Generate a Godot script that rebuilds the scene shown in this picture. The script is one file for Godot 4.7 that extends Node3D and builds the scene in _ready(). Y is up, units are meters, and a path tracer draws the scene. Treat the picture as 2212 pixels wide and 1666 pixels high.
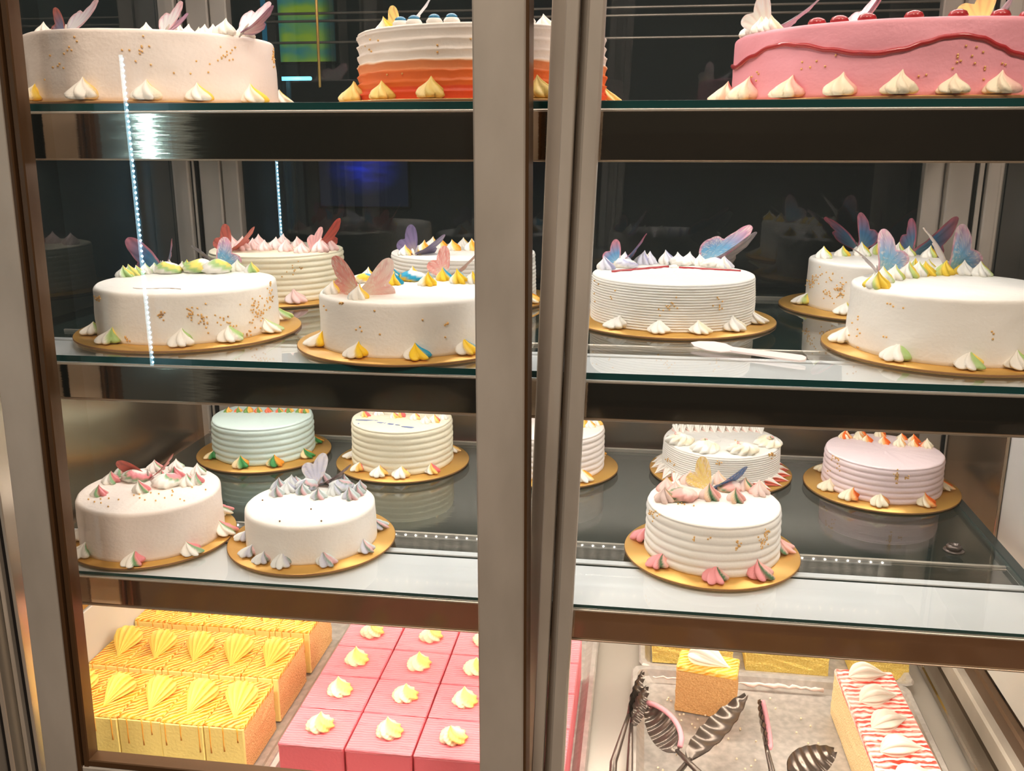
extends Node3D
# A pastry display cabinet with sliding glass doors: cakes on three glass shelves, cut cakes on trays below.
# Units are metres, y is up. The left door's front face is the plane z = 0; the cabinet reaches back to z = -0.6.

var M := {}
var names := {}
var mesh_cache := {}
var rng := RandomNumberGenerator.new()

func V(x, y, z) -> Vector3:
	return Vector3(x, y, z)

func lin(r, g, b) -> Color:      # an sRGB colour given 0..255, as linear values for vertex colours
	return Color(r / 255.0, g / 255.0, b / 255.0).srgb_to_linear()

func rgb(r, g, b) -> Color:
	return Color(r / 255.0, g / 255.0, b / 255.0)

const CAKE = {
	1: [-.5375, 1.488, -.225, 0.1307, 0.0673, 0.15],
	2: [-.174, 1.488, -.235, 0.13, 0.068, 0.16],
	3: [0.2548, 1.488, -.26, 0.169, 0.0644, 0.185],
	4: [-.5116, 1.2435, -.2061, 0.0996, 0.054, 0.124],
	5: [-.5068, 1.2435, -.462, 0.0925, 0.0621, 0.118],
	6: [-.2471, 1.2435, -.1766, 0.0935, 0.0541, 0.118],
	7: [-.2419, 1.2435, -.466, 0.0993, 0.0622, 0.12],
	8: [0.0369, 1.2435, -.3475, 0.0979, 0.0538, 0.124],
	9: [0.3015, 1.2435, -.47, 0.0866, 0.0606, 0.12],
	10: [0.3183, 1.2435, -.2225, 0.1007, 0.0641, 0.125],
	11: [-.5597, 1.003, -.1648, 0.0802, 0.0562, 0.0935],
	12: [-.3701, 1.003, -.1791, 0.0748, 0.0441, 0.096],
	13: [-.5506, 1.003, -.4744, 0.0739, 0.0548, 0.098],
	14: [-.335, 1.003, -.4637, 0.0728, 0.0633, 0.096],
	15: [-.1158, 1.003, -.4699, 0.0719, 0.0591, 0.092],
	16: [0.1188, 1.003, -.4838, 0.0807, 0.0444, 0.098],
	17: [0.0888, 1.003, -.2108, 0.0744, 0.0581, 0.0975],
	18: [0.3285, 1.003, -.4511, 0.0757, 0.0488, 0.0995],
}
const TOP = {
	1: [-.0932, 0.05, -.0933, 0.03, -.1074, -.03, -.0839, -.05, -.0565, -.05, 0.0114, 0.03, 0.0411, 0.02, 0.0414, 0, 0.0438, -.02, 0.0697, 0.02, 0.0763, 0.01, 0.116, 0.02, 0.1066, 0.05],
	2: [-.0892, 0.05, 0.0726, 0.06],
	3: [-.1547, 0.02, -.1478, 0.05, -.1531, 0.03, -.1478, 0.05, -.1394, 0.07, -.1437, 0.06, 0.0641, 0.04, 0.0823, 0.03, 0.0964, 0.02],
	4: [-.0857, -.0181, -.0831, -.0276, -.0793, -.0373, -.0752, -.0449, -.069, -.054, -.0616, -.0623, -.0548, -.0678, -.0393, -.0783, -.0232, -.0845, -.0068, -.083, 0.0026, -.0876, 0.0222, -.0847, 0.045, -.0752, -.0561, -.0673, -.0436, -.076, -.0674, -.0559, -.0306, -.0821],
	5: [-.0393, 0.0277, -.0264, 0.0202, -.0084, 0.0233, 0.0002, 0.0049, 0.0248, 0.0299, 0.0525, 0.0425, 0.0745, 0.0304, 0.08, 0.0083, -.0705, -.0088, -.0339, -.02, -.0013, -.0246, 0.0237, -.0221, 0.0517, -.02],
	6: [-.0702, 0.037, -.0335, 0.0673, -.0489, -.0653, -.0354, -.0734, -.0228, -.0316, 0.0147, -.03, 0.0257, -.0704, 0.0465, -.0518, -.0136, -.0804, -.0602, -.055, -.0755, -.0307, 0.0603, -.0537],
	7: [-.0671, 0.0559, -.059, 0.047, -.052, -.0379, -.036, -.0225, -.0153, -.0082, -.0109, -.0558, 0.0099, -.0118, 0.0351, -.0153, 0.0634, 0.003, -.0512, 0.0191],
	8: [-.081, -.0228, -.0601, -.0613, -.0281, -.0811, -.0051, -.0857, 0.0097, -.0853, 0.0216, -.0831, 0.0633, -.058, 0.0654, -.0556, -.0364, -.0778, 0.0369, -.0775],
	9: [-.0691, 0.0036, -.0403, -.0259, -.0142, -.0296, 0.0095, -.054, 0.0359, -.0523, 0.0458, -.038, 0.0686, -.0258, 0.0233, -.0708, -.0058, -.0743],
	10: [-.0822, 0.0333, -.0848, 0.026, -.0678, -.0083, -.0525, -.0275, -.0341, -.0476, -.0197, -.0604, -.0075, -.0695, 0.0113, -.0758, 0.0351, -.0814, 0.0502, -.0731, -.0021, -.0886, -.0178, -.0869],
	11: [-.046, 0.0271, -.0552, -.0122, -.0561, -.0387, -.0036, 0.0109, 0.0068, -.0209, 0.0123, -.0407, -.023, -.0554, -.0012, -.0669, 0.0382, -.0176, 0.0458, -.0233, 0.0344, -.0536],
	12: [-.0523, -.0347, -.0462, -.0148, -.0415, -.0471, -.0382, -.028, -.0185, -.0262, 0.0054, -.0132, 0.0194, -.0285, 0.043, -.0184, 0.0464, -.0308, 0.0455, -.0433, 0.0198, -.0596, -.0046, -.0626, -.0358, -.0516, -.0217, -.0552],
	13: [-.0569, -.0072, -.0417, -.0094, -.0266, -.0115, -.0122, -.0135, 0.0037, -.0157, 0.0195, -.018, 0.0339, -.02, 0.0498, -.0222, 0.0585, -.0202],
	14: [-.0531, 0.0019, -.0365, -.0075, -.0102, 0.0029, -.0022, -.0029, 0.0205, 0.0056, 0.0402, 0.0233, 0.0515, 0.0172, 0.0608, -.0001],
	15: [0.0428, -.0022, 0.0515, 0.001, 0.0592, -.0089, 0.025, -.0041, 0.0091, 0.0026],
	16: [-.0594, 0.0239, -.0265, 0.0534, 0.023, 0.0523, 0.0612, 0.0171],
	"16b": [-.0627, -.028, -.0537, -.0305, -.0424, -.0321, -.0312, -.0337, -.02, -.0353, -.0088, -.0368, 0.0024, -.0384, 0.0137, -.04, 0.0249, -.0416, 0.0361, -.0431, 0.0473, -.0447, 0.0539, -.0426, 0.0566, -.0388],
	17: [-.0554, 0.0064, -.0421, -.0125, -.0041, -.0078, 0.0247, -.0049, 0.0527, -.0287, 0.0377, -.0443, 0.0083, -.0599, -.0257, -.0551, -.0517, -.0228],
	18: [-.0412, -.0487, -.0401, -.0483, -.0232, -.0464, -.0128, -.0375, 0.0074, -.0302, 0.0248, -.0226, 0.0441, -.0253, 0.0601, -.0211, -.0163, -.0616, 0.0093, -.0631, 0.0361, -.0525, 0.0493, -.0404],
}
const BASE = {
	1: [145, 121, 91, 66, 45, 18, 327],
	2: [163, 155, 125, 101, 57, 40, 346],
	3: [184, 158, 137, 120, 104, 90, 77, 60],
	4: [148, 115, 69, 41, 9, 325],
	5: [56, 116],
	6: [151, 108, 71, 40],
	7: [22, 113, 81],
	8: [203, 129, 99, 73, 48, 16],
	9: [178, 125],
	10: [181, 132, 96, 70],
	11: [158, 124, 76, 34, 354, 310],
	12: [167, 133, 114, 95, 59, 22, 333],
	13: [142, 92, 57, 18, 328],
	14: [175, 131, 101, 78, 44, 329],
	15: [52, 324, 84],
	17: [191, 139, 91, 54, 357],
	18: [213, 158, 131, 104, 61, 5],
}
const PEARL_SIDE = {
	1: [94, 0.059, 93, 0.055, 97, 0.050, 98, 0.047, 96, 0.047, 100, 0.044, 108, 0.043, 103, 0.035, 104, 0.033, 107, 0.032, 101, 0.031, 113, 0.021, 74, 0.047, 71, 0.047, 66, 0.051, 66, 0.050, 63, 0.051, 67, 0.047, 66, 0.046, 67, 0.044, 65, 0.060, 63, 0.034, 54, 0.027, 47, 0.027, 44, 0.039, 38, 0.037, 39, 0.029, 32, 0.054, 29, 0.050, 24, 0.055, 26, 0.052, 31, 0.046, 32, 0.044, 29, 0.047, 27, 0.049, 34, 0.041, 32, 0.043, 30, 0.045, 26, 0.043, 28, 0.042, 69, 0.037, -11, 0.058, -11, 0.048, -14, 0.050, -11, 0.055, -11, 0.042, -13, 0.058, -9, 0.041, -13, 0.061, -12, 0.057, -11, 0.053, -10, 0.047, -12, 0.054, -11, 0.046, -9, 0.052, -10, 0.051, -9, 0.050, -12, 0.052, -10, 0.053, -11, 0.058, -13, 0.057, -13, 0.047, -8, 0.049, 141, 0.047, 135, 0.056, 139, 0.048, 136, 0.052, 136, 0.052, 138, 0.051, 138, 0.044, 137, 0.043],
	2: [142, 0.063, 138, 0.058, 131, 0.056, 143, 0.053, 148, 0.052, 139, 0.049, 137, 0.047, 99, 0.048, 99, 0.042, 85, 0.053, 116, 0.024, 125, 0.024],
	3: [134, 0.032, 129, 0.032, 131, 0.027, 134, 0.026, 126, 0.027, 123, 0.036, 154, 0.027, 153, 0.025, 157, 0.023, 154, 0.019, 89, 0.033, 89, 0.031, 89, 0.027, 88, 0.028, 87, 0.040, 84, 0.039, 85, 0.032, 84, 0.026, 81, 0.023, 81, 0.021, 90, 0.022, 76, 0.026, 75, 0.025, 82, 0.035, 97, 0.017, 99, 0.016, 81, 0.013],
	4: [128, 0.042, 135, 0.043, 126, 0.045, 131, 0.043, 129, 0.045, 132, 0.042, 131, 0.045, 127, 0.047, 137, 0.045, 127, 0.045, 79, 0.035, 77, 0.035, 80, 0.030, 80, 0.033, 78, 0.033, 78, 0.027, 79, 0.036, 81, 0.032, 79, 0.031, 79, 0.033, 79, 0.033, 78, 0.033, 62, 0.026, 61, 0.039, 58, 0.031, 64, 0.030, 62, 0.036, 63, 0.037, 62, 0.029, 63, 0.032, 58, 0.038, 61, 0.034, 64, 0.038, 62, 0.032, 63, 0.033, 61, 0.032, 55, 0.024, 55, 0.021, 55, 0.025, 55, 0.028, 57, 0.024, 55, 0.021, 56, 0.030, 53, 0.022, 58, 0.022, 56, 0.031, 56, 0.027, 53, 0.028, 56, 0.027, 56, 0.028, 41, 0.020, 40, 0.026, 43, 0.023, 43, 0.025, 45, 0.018, 40, 0.026, 40, 0.019, 45, 0.026, 54, 0.017, 53, 0.021, 53, 0.011, 47, 0.021, 39, 0.008, 39, 0.019, 37, 0.015, 35, 0.015, 39, 0.016, 19, 0.026, 19, 0.038, 23, 0.029, 21, 0.041, 21, 0.034, 16, 0.036, 18, 0.030, 22, 0.034, 14, 0.025, 17, 0.031, 16, 0.033, 20, 0.036, 20, 0.033, 10, 0.031, 16, 0.027, 21, 0.029, 5, 0.048, 3, 0.043, 0, 0.053, 0, 0.050, -2, 0.045, 0, 0.051, 1, 0.041, -1, 0.044, -1, 0.054, 2, 0.045, -1, 0.052, 7, 0.038, 3, 0.038, 3, 0.036, 1, 0.034, -1, 0.032, -1, 0.037, 2, 0.035, 3, 0.035, -3, 0.037, 7, 0.035, 2, 0.035, 6, 0.033, -1, 0.036, 3, 0.037, 2, 0.037, 6, 0.034, 2, 0.036, 1, 0.042, 4, 0.026, 8, 0.025, 12, 0.023, 10, 0.030, 11, 0.026, 3, 0.027, 14, 0.023, 12, 0.022, 17, 0.023, 18, 0.020, 15, 0.021, 15, 0.015, 17, 0.024, 19, 0.025, 18, 0.023, 20, 0.021, 22, 0.026, 13, 0.017, 21, 0.009, 16, 0.007, 22, 0.018, 23, 0.015, 25, 0.016, 28, 0.004, 25, 0.006, 28, 0.002, 28, 0.002, 25, 0.002, 26, 0.007, 28, 0.004, 31, 0.005, 53, 0.042, 31, 0.037, 14, 0.042, 12, 0.039, 48, 0.029, 104, 0.008, 103, 0.006, 103, 0.005, 103, 0.004, 101, 0.004, 104, 0.007],
	5: [55, 0.042, 56, 0.049, 61, 0.041, 56, 0.037, 55, 0.041, 56, 0.046, 54, 0.043, 55, 0.041, 49, 0.044, 50, 0.046, 50, 0.046, 48, 0.045, 49, 0.044, 51, 0.054, 65, 0.035],
	6: [142, 0.044, 138, 0.041, 120, 0.051, 122, 0.051, 119, 0.052, 121, 0.052, 120, 0.052, 119, 0.052, 96, 0.047, 106, 0.030, 109, 0.027, 105, 0.026, 93, 0.024, 67, 0.038, 53, 0.031, 51, 0.032, 51, 0.033, 52, 0.032, 51, 0.032, 53, 0.019],
	8: [133, 0.042, 137, 0.034, 136, 0.032, 89, 0.040, 92, 0.034, 91, 0.033, 95, 0.030, 93, 0.030, 94, 0.028, 90, 0.030, 88, 0.028, 100, 0.026, 97, 0.025, 93, 0.026, 99, 0.019, 61, 0.039, 60, 0.037, 57, 0.034, 64, 0.030, 59, 0.030, 59, 0.028, 57, 0.026, 59, 0.025, 161, 0.047, 160, 0.032, 158, 0.023, 153, 0.045],
	9: [166, 0.035, 168, 0.028, 158, 0.036, 170, 0.027, 162, 0.031, -178, 0.031, 171, 0.031, -170, 0.022, 165, 0.032, 179, 0.030, 160, 0.042, 165, 0.030, 172, 0.028, 169, 0.027, 163, 0.033, 155, 0.032, 160, 0.040, 172, 0.028, 161, 0.035, 163, 0.039, 166, 0.038, 165, 0.036, 173, 0.032, 157, 0.040, 171, 0.027, 169, 0.024, 166, 0.033, 164, 0.026, 163, 0.032, 166, 0.040, 146, 0.036, 142, 0.040, 143, 0.042, 140, 0.048, 140, 0.047, 132, 0.029, 132, 0.028, 130, 0.030, 127, 0.039, 136, 0.028, 128, 0.023, 128, 0.028, 134, 0.028, 129, 0.036, 134, 0.031, 131, 0.044, 131, 0.031, 132, 0.030, 130, 0.036, 130, 0.033, 134, 0.030, 142, 0.025, 148, 0.024, 141, 0.023, 144, 0.023, 146, 0.026, 144, 0.021, 148, 0.023, 146, 0.021, 135, 0.030, 132, 0.031, 132, 0.038, 137, 0.029, 135, 0.034, 141, 0.039, 138, 0.017, 141, 0.020, 147, 0.015, 136, 0.011, 140, 0.019, 157, 0.040, 147, 0.048, 152, 0.045, 156, 0.053, 154, 0.043, 132, 0.024, 134, 0.019, 129, 0.023, 130, 0.024, 130, 0.024, 130, 0.023, 129, 0.020, 132, 0.022, 131, 0.025, 133, 0.021],
	10: [142, 0.053, 140, 0.053, 138, 0.051, 132, 0.051, 165, 0.033, 165, 0.030, 172, 0.024, 164, 0.020, 161, 0.017, 164, 0.013, 175, 0.010, 142, 0.020, 140, 0.020, 86, 0.035, 85, 0.033, 85, 0.028, 162, 0.002, 161, 0.002, 162, 0.002],
	17: [155, 0.051, 163, 0.047, 159, 0.051, 160, 0.049, 165, 0.047, 154, 0.054, 151, 0.057, 158, 0.053, 162, 0.052, 162, 0.050, 148, 0.053, 145, 0.056, 155, 0.043, 153, 0.048, 156, 0.051, 154, 0.049, 109, 0.042, 109, 0.040, 109, 0.041, 110, 0.041, 109, 0.044, 96, 0.046, 98, 0.044, 71, 0.040, 75, 0.033, 74, 0.043, 75, 0.035, 73, 0.037, 72, 0.037, 75, 0.042, 74, 0.041, 74, 0.035, 73, 0.038, 45, 0.044, 44, 0.048, 45, 0.041, 44, 0.047, 48, 0.051, 48, 0.043, 46, 0.048, 47, 0.047, 46, 0.047, 48, 0.045, 42, 0.046, 47, 0.043, 54, 0.040, 50, 0.036, 50, 0.039, 49, 0.040, 55, 0.044, 47, 0.041, 48, 0.034, 47, 0.036, 51, 0.037, 52, 0.041, 45, 0.038, 43, 0.032, 51, 0.035, 45, 0.039, 52, 0.033, 50, 0.030, 50, 0.032, 51, 0.030],
	18: [152, 0.046, 161, 0.040, 155, 0.044, 150, 0.044, 160, 0.046, 151, 0.046, 153, 0.046, 160, 0.041, 150, 0.045, 160, 0.043, 158, 0.043, 151, 0.039, 155, 0.046, 155, 0.044, 91, 0.038, 91, 0.043, 90, 0.039, 92, 0.035, 91, 0.030, 90, 0.037, 92, 0.040, 90, 0.041, 91, 0.048, 90, 0.034, 91, 0.038, 90, 0.042, 92, 0.037, 90, 0.036, 91, 0.036, 91, 0.044, 94, 0.042, 92, 0.040, 92, 0.042, 90, 0.037, 90, 0.030, 91, 0.040, 80, 0.040, 83, 0.036, 81, 0.037, 80, 0.037, 82, 0.038, 83, 0.038, 148, 0.037, 147, 0.031, 151, 0.033, 161, 0.025, 166, 0.022],
	16: [96, 0.036, 98, 0.035, 96, 0.034, 94, 0.037, 96, 0.037, 96, 0.036, 98, 0.039, 99, 0.035, 151, 0.021, 162, 0.019, 157, 0.021, 157, 0.019, 156, 0.023, 43, 0.043, 42, 0.042, 38, 0.043, 39, 0.042, 33, 0.038, 43, 0.041, 37, 0.041, 39, 0.040, 37, 0.039, 41, 0.042, 40, 0.044, 39, 0.036, 38, 0.042, 44, 0.044, 152, 0.022, 144, 0.020, 144, 0.009, 145, 0.018],
}
const PEARL_TOP = {
	11: [-0.049, 0.044, -0.038, 0.050, -0.036, 0.041, -0.028, 0.038, -0.029, 0.052, -0.015, 0.040, -0.005, 0.025, 0.006, 0.032, -0.000, 0.022, 0.015, 0.037, 0.010, 0.015, 0.028, 0.037, 0.021, 0.017, 0.034, 0.028, 0.031, 0.005, 0.034, 0.009, 0.053, 0.029, 0.060, 0.033, -0.015, 0.061, 0.038, 0.019, 0.049, -0.008, 0.068, -0.003, 0.024, -0.013, 0.014, -0.012],
	12: [-0.056, 0.005, 0.009, 0.023, 0.032, 0.054, -0.013, 0.061],
	17: [-0.040, 0.016, -0.036, 0.014, -0.033, 0.016, -0.029, 0.009, -0.023, 0.019],
	16: [0.021, 0.012, 0.025, 0.016, 0.029, 0.021, 0.018, 0.007, 0.032, 0.023, 0.022, 0.019],
}
const FLY = [
	[1, [-.6071, 1.5553, -.175], [0.0299, 0.0346, -.0134], [0.6621, -.3076, 0.6834], [-.0115, 0.0257, -.0052], [0.8434, 0.4398, 0.3087], "pearl_coral"],
	[1, [-.4977, 1.5553, -.175], [0.0159, 0.0307, -.0104], [0.7949, -.2207, 0.5652], [0.0229, 0.0196, -.0084], [0.5584, -.3253, 0.7632], "pearl"],
	[1, [-.4133, 1.5553, -.175], [0.026, 0.0286, -.0113], [0.6633, -.3422, 0.6655], [0.0299, 0.0245, -.0107], [0.2175, 0.1558, 0.9635], "pearl"],
	[2, [-.2503, 1.556, -.185], [-.0086, 0.0221, -.0047], [0.923, 0.3774, 0.0756], [0.0293, 0.0311, -.0124], [0.2913, 0.1042, 0.9509], "gold_white"],
	[3, [0.1136, 1.5524, -.21], [-.007, 0.0328, -.0077], [0.9628, 0.2371, 0.1295], [0.0482, 0.0311, -.015], [0.1552, 0.2247, 0.962], "silver_white"],
	[3, [0.1929, 1.5524, -.21], [0.0236, 0.033, -.0121], [0.4437, 0.0104, 0.8961], [0.0304, 0.0434, -.0158], [-.0207, 0.355, 0.9346], "pearl"],
	[3, [0.3106, 1.5524, -.21], [0.0075, 0.034, -.0101], [0.9653, -.1486, 0.2148], [0.0302, 0.0314, -.0126], [-.1476, 0.4873, 0.8607], "gold_white"],
	[4, [-.5739, 1.2975, -.2705], [-.0437, 0.0318, -.0023], [0.569, 0.7974, 0.2012], [0.0079, 0.0345, -.0103], [0.414, 0.1719, 0.8939], "bluepink"],
	[4, [-.5172, 1.2975, -.2955], [0.01, 0.0339, -.0104], [-.8559, 0.3649, 0.3664], [-.0297, 0.024, -.0022], [0.3193, 0.471, 0.8223], "bluepink_white"],
	[5, [-.5512, 1.3056, -.4059], [-.008, 0.0325, -.0075], [0.963, 0.2558, 0.0849], [0.0304, 0.0295, -.0121], [0.1889, 0.2002, 0.9614], "coral"],
	[5, [-.4439, 1.3056, -.4319], [0.0095, 0.0286, -.0089], [0.8233, -.1001, 0.5586], [0.0335, 0.0383, -.0149], [-.0132, 0.3722, 0.9281], "coral_pale"],
	[6, [-.2848, 1.2976, -.1261], [-.0265, 0.0334, -.0051], [0.7126, 0.6173, 0.3334], [0.0302, 0.0311, -.0125], [-.4682, 0.6816, 0.5623], "rose_glitter"],
	[6, [-.2224, 1.2976, -.2564], [-.0042, 0.0325, -.0081], [0.9773, 0.1616, 0.1374], [0.0333, 0.0259, -.0116], [0.1555, 0.2291, 0.9609], "rose_glitter"],
	[7, [-.2954, 1.3057, -.4093], [-.0085, 0.0341, -.0079], [0.9583, 0.2636, 0.1101], [0.0353, 0.0223, -.0109], [0.0531, 0.3689, 0.9279], "violet"],
	[8, [-.0304, 1.2973, -.4039], [-.005, 0.0284, -.0068], [0.9311, 0.2322, 0.2811], [0.032, 0.0352, -.0139], [0.0604, 0.3177, 0.9463], "bluepink"],
	[8, [0.0772, 1.2973, -.4255], [0.0529, 0.0443, -.0192], [0.441, -.1422, 0.8862], [0.0609, 0.0346, -.0178], [-.0273, 0.4941, 0.869], "bluepink_white"],
	[9, [0.2937, 1.3041, -.5462], [0.0014, 0.0463, -.0125], [-.8007, 0.1791, 0.5717], [-.046, 0.0401, -.0042], [0.1208, 0.2394, 0.9634], "bluepink"],
	[9, [0.3557, 1.3041, -.5241], [0.056, 0.0396, -.0184], [-.3174, 0.7302, 0.6051], [-.0029, 0.0414, -.0106], [0.3245, 0.2558, 0.9106], "bluepink"],
	[10, [0.2553, 1.3076, -.266], [0.0043, 0.0451, -.0126], [-.9166, 0.1863, 0.3537], [-.0278, 0.0262, -.0031], [-.0501, 0.0633, 0.9967], "bluepink_glitter"],
	[10, [0.3394, 1.3076, -.3106], [0.0154, 0.0466, -.0145], [-.8787, 0.38, 0.2891], [-.0281, 0.0441, -.0078], [-.1367, 0.0868, 0.9868], "bluepink_glitter"],
	[11, [-.5735, 1.0592, -.1891], [-.0367, 0.016, 0.0009], [0.3935, 0.8876, 0.2395], [0.0258, 0.0272, -.0109], [0.2404, 0.1546, 0.9583], "coral"],
	[12, [-.3796, 1.0471, -.2265], [0.0059, 0.0351, -.0102], [0.9752, -.108, 0.1934], [0.0379, 0.0232, -.0115], [0.0985, 0.3078, 0.9463], "silver"],
	[17, [0.0868, 1.0611, -.2435], [-.0118, 0.033, -.0071], [0.9285, 0.3548, 0.1094], [0.0383, 0.0222, -.0113], [-.1525, 0.6442, 0.7495], "gold_blue"],
]
const SHORT = {
	1: "white cake at the left of the top shelf", 2: "orange and white cake on the top shelf", 3: "pink cake on the top shelf",
	4: "pearled white cake at the left of the middle shelf", 5: "ivory cake at the rear of the middle shelf", 6: "white cake with yellow and blue stars",
	7: "white cake with the violet butterfly", 8: "white cake with the red gel line", 9: "yellow starred cake at the right rear of the middle shelf",
	10: "white cake at the right front of the middle shelf", 11: "small white cake with the red butterfly", 12: "small white cake with the silver butterfly",
	13: "pale mint cake", 14: "ivory cake with the blue smear", 15: "cake hidden behind the grooved stile",
	16: "white cake with large cream swirls", 17: "white cake with pink rosettes", 18: "pale pink cake with orange stars",
}
const FLY_LABEL = [
	"white butterfly topper with a red wing at left of top white cake", "pearly white butterfly topper in the middle of the top white cake", "pearly white butterfly topper at the right of the top white cake",
	"yellow and white butterfly topper on the orange cake", "white glittering butterfly topper at the left of the pink cake", "pearly butterfly topper in the middle of the pink cake", "gold and white butterfly topper at the right of the pink cake",
	"blue and pink butterfly at the left of the pearled white cake", "blue and pink butterfly at the right of the pearled white cake", "coral butterfly at the left of the ivory ridged cake", "pale coral butterfly at the right of the ivory ridged cake",
	"rose glitter butterfly with both wings spread at left of blue starred cake", "rose glitter butterfly on blue starred cake beside the middle stile", "violet butterfly topper on the combed cake behind the middle stile",
	"blue and pink butterfly at the left of the red lined cake", "blue and pink butterfly at the right of the red lined cake", "blue butterfly at the left of the yellow starred rear cake", "blue butterfly at the right of the yellow starred rear cake",
	"glittering pale blue butterfly at the left of the right front cake", "glittering pale blue butterfly at the right of the right front cake", "red butterfly lying among pink stars on the small cake", "silver butterfly topper on the small cake with grey mint stars", "gold and blue butterfly on the cake with pink rosettes",
]
const WAVE = [[190, 0.62], [172, 0.545], [157, 0.656], [148, 0.745], [142, 0.765], [135, 0.726], [125, 0.635], [117, 0.573], [111, 0.555], [104, 0.594], [98, 0.672], [93, 0.735], [88, 0.755], [83, 0.719], [77, 0.617], [73, 0.535], [68, 0.5], [60, 0.55], [50, 0.66], [40, 0.7], [20, 0.6], [0, 0.55]]

func _ready():
	rng.seed = 7
	set_camera_and_light()
	make_materials()
	build_room()
	build_cabinet()
	build_doors()
	build_shelves()
	build_cakes()
	build_butterflies()
	build_base_goods()
	build_small_things()

# ------------------------------------------------------------------ camera, sky, exposure
func set_camera_and_light():
	var cam := Camera3D.new()
	cam.name = "camera"
	cam.fov = 45.22
	cam.near = 0.02
	cam.far = 40.0
	cam.position = V(0, 1.45, 0.78)
	cam.rotation_degrees = V(-14.75, 8.0, 0)
	add_child(cam)
	cam.current = true
	var we := WorldEnvironment.new()
	we.name = "surroundings"
	var e := Environment.new()
	e.background_mode = Environment.BG_COLOR
	e.background_color = rgb(20, 22, 26)
	e.background_energy_multiplier = 0.3
	e.tonemap_mode = Environment.TONE_MAPPER_LINEAR
	e.tonemap_exposure = 1.0
	e.sdfgi_enabled = true
	e.ssao_enabled = true
	e.ssil_enabled = true
	we.environment = e
	add_child(we)

func area_light(parent: Node3D, at: Vector3, turn: Vector3, size: Vector2, energy: float, color: Color):
	var l := AreaLight3D.new()
	l.name = "lamp"
	l.area_size = size
	l.light_energy = energy
	l.light_color = color
	l.shadow_enabled = true
	l.area_range = 12.0
	l.position = at
	l.rotation_degrees = turn
	parent.add_child(l, true)
	return l

# ------------------------------------------------------------------ nodes
func numbered(called: String) -> String:
	var n: int = names.get(called, 0)
	names[called] = n + 1
	return called if n == 0 else "%s_%03d" % [called, n]

func thing(called: String, label: String, category: String, at := Vector3.ZERO, group := "") -> Node3D:
	var o := Node3D.new()
	o.name = numbered(called)
	add_child(o)
	o.position = at
	tag(o, label, category, group)
	return o

func tag(o: Node, label: String, category: String, group := ""):
	o.set_meta("label", label)
	o.set_meta("category", category)
	if group:
		o.set_meta("group", group)

func part(called: String, mesh: Mesh, mat: Material, parent: Node, at := Vector3.ZERO, turn := Vector3.ZERO) -> MeshInstance3D:
	var o := MeshInstance3D.new()
	o.name = called
	o.mesh = mesh
	o.material_override = mat
	o.position = at
	o.rotation_degrees = turn
	o.cast_shadow = GeometryInstance3D.SHADOW_CASTING_SETTING_ON
	parent.add_child(o, true)
	return o

func one(called: String, label: String, category: String, mesh: Mesh, mat: Material, at := Vector3.ZERO, turn := Vector3.ZERO, group := "") -> MeshInstance3D:
	var o := part(numbered(called), mesh, mat, self, at, turn)
	tag(o, label, category, group)
	return o

func struct(called: String, mesh: Mesh, mat: Material, at := Vector3.ZERO) -> MeshInstance3D:
	var o := part(called, mesh, mat, self, at)
	o.set_meta("kind", "structure")
	o.set_meta("label", called.replace("_", " ") + " of the dim shop room")
	return o

# ------------------------------------------------------------------ shapes
func cbox(size: Vector3, bevel := 0.001) -> ArrayMesh:
	var key := "box%s%.5f" % [size, bevel]
	if mesh_cache.has(key):
		return mesh_cache[key]
	var h := size / 2.0
	var b: float = minf(bevel, minf(h.x, minf(h.y, h.z)) * 0.45)
	var st := SurfaceTool.new()
	st.begin(Mesh.PRIMITIVE_TRIANGLES)
	var at := func(s: Vector3, axis: int) -> Vector3:
		var i := Vector3(b, b, b)
		i[axis] = 0.0
		return s * (h - i)
	for a in 3:
		var u := (a + 1) % 3
		var w := (a + 2) % 3
		for sa in [-1.0, 1.0]:
			var c := []
			for q in [[-1, -1], [1, -1], [1, 1], [-1, 1]]:
				var s := Vector3()
				s[a] = sa
				s[u] = q[0]
				s[w] = q[1]
				c.append(at.call(s, a))
			poly(st, c)
		for su in [-1.0, 1.0]:
			for sw in [-1.0, 1.0]:
				var s0 := Vector3()
				s0[u] = su
				s0[w] = sw
				s0[a] = -1.0
				var s1 := s0
				s1[a] = 1.0
				poly(st, [at.call(s0, u), at.call(s1, u), at.call(s1, w), at.call(s0, w)])
	for sx in [-1.0, 1.0]:
		for sy in [-1.0, 1.0]:
			for sz in [-1.0, 1.0]:
				var s := Vector3(sx, sy, sz)
				poly(st, [at.call(s, 0), at.call(s, 1), at.call(s, 2)])
	var m := st.commit()
	mesh_cache[key] = m
	return m

func poly(st: SurfaceTool, c: Array):     # a flat face of a convex body about the origin
	var n: Vector3 = (c[1] - c[0]).cross(c[2] - c[0])
	var mid := Vector3.ZERO
	for p in c:
		mid += p
	if n.dot(mid) > 0.0:                    # front faces run clockwise
		c.reverse()
	else:
		n = -n
	n = n.normalized()
	for k in range(1, c.size() - 1):
		for p in [c[0], c[k], c[k + 1]]:
			st.set_normal(n)
			st.add_vertex(p)

func commit(st: SurfaceTool) -> ArrayMesh:
	st.generate_normals()
	return st.commit()

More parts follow.
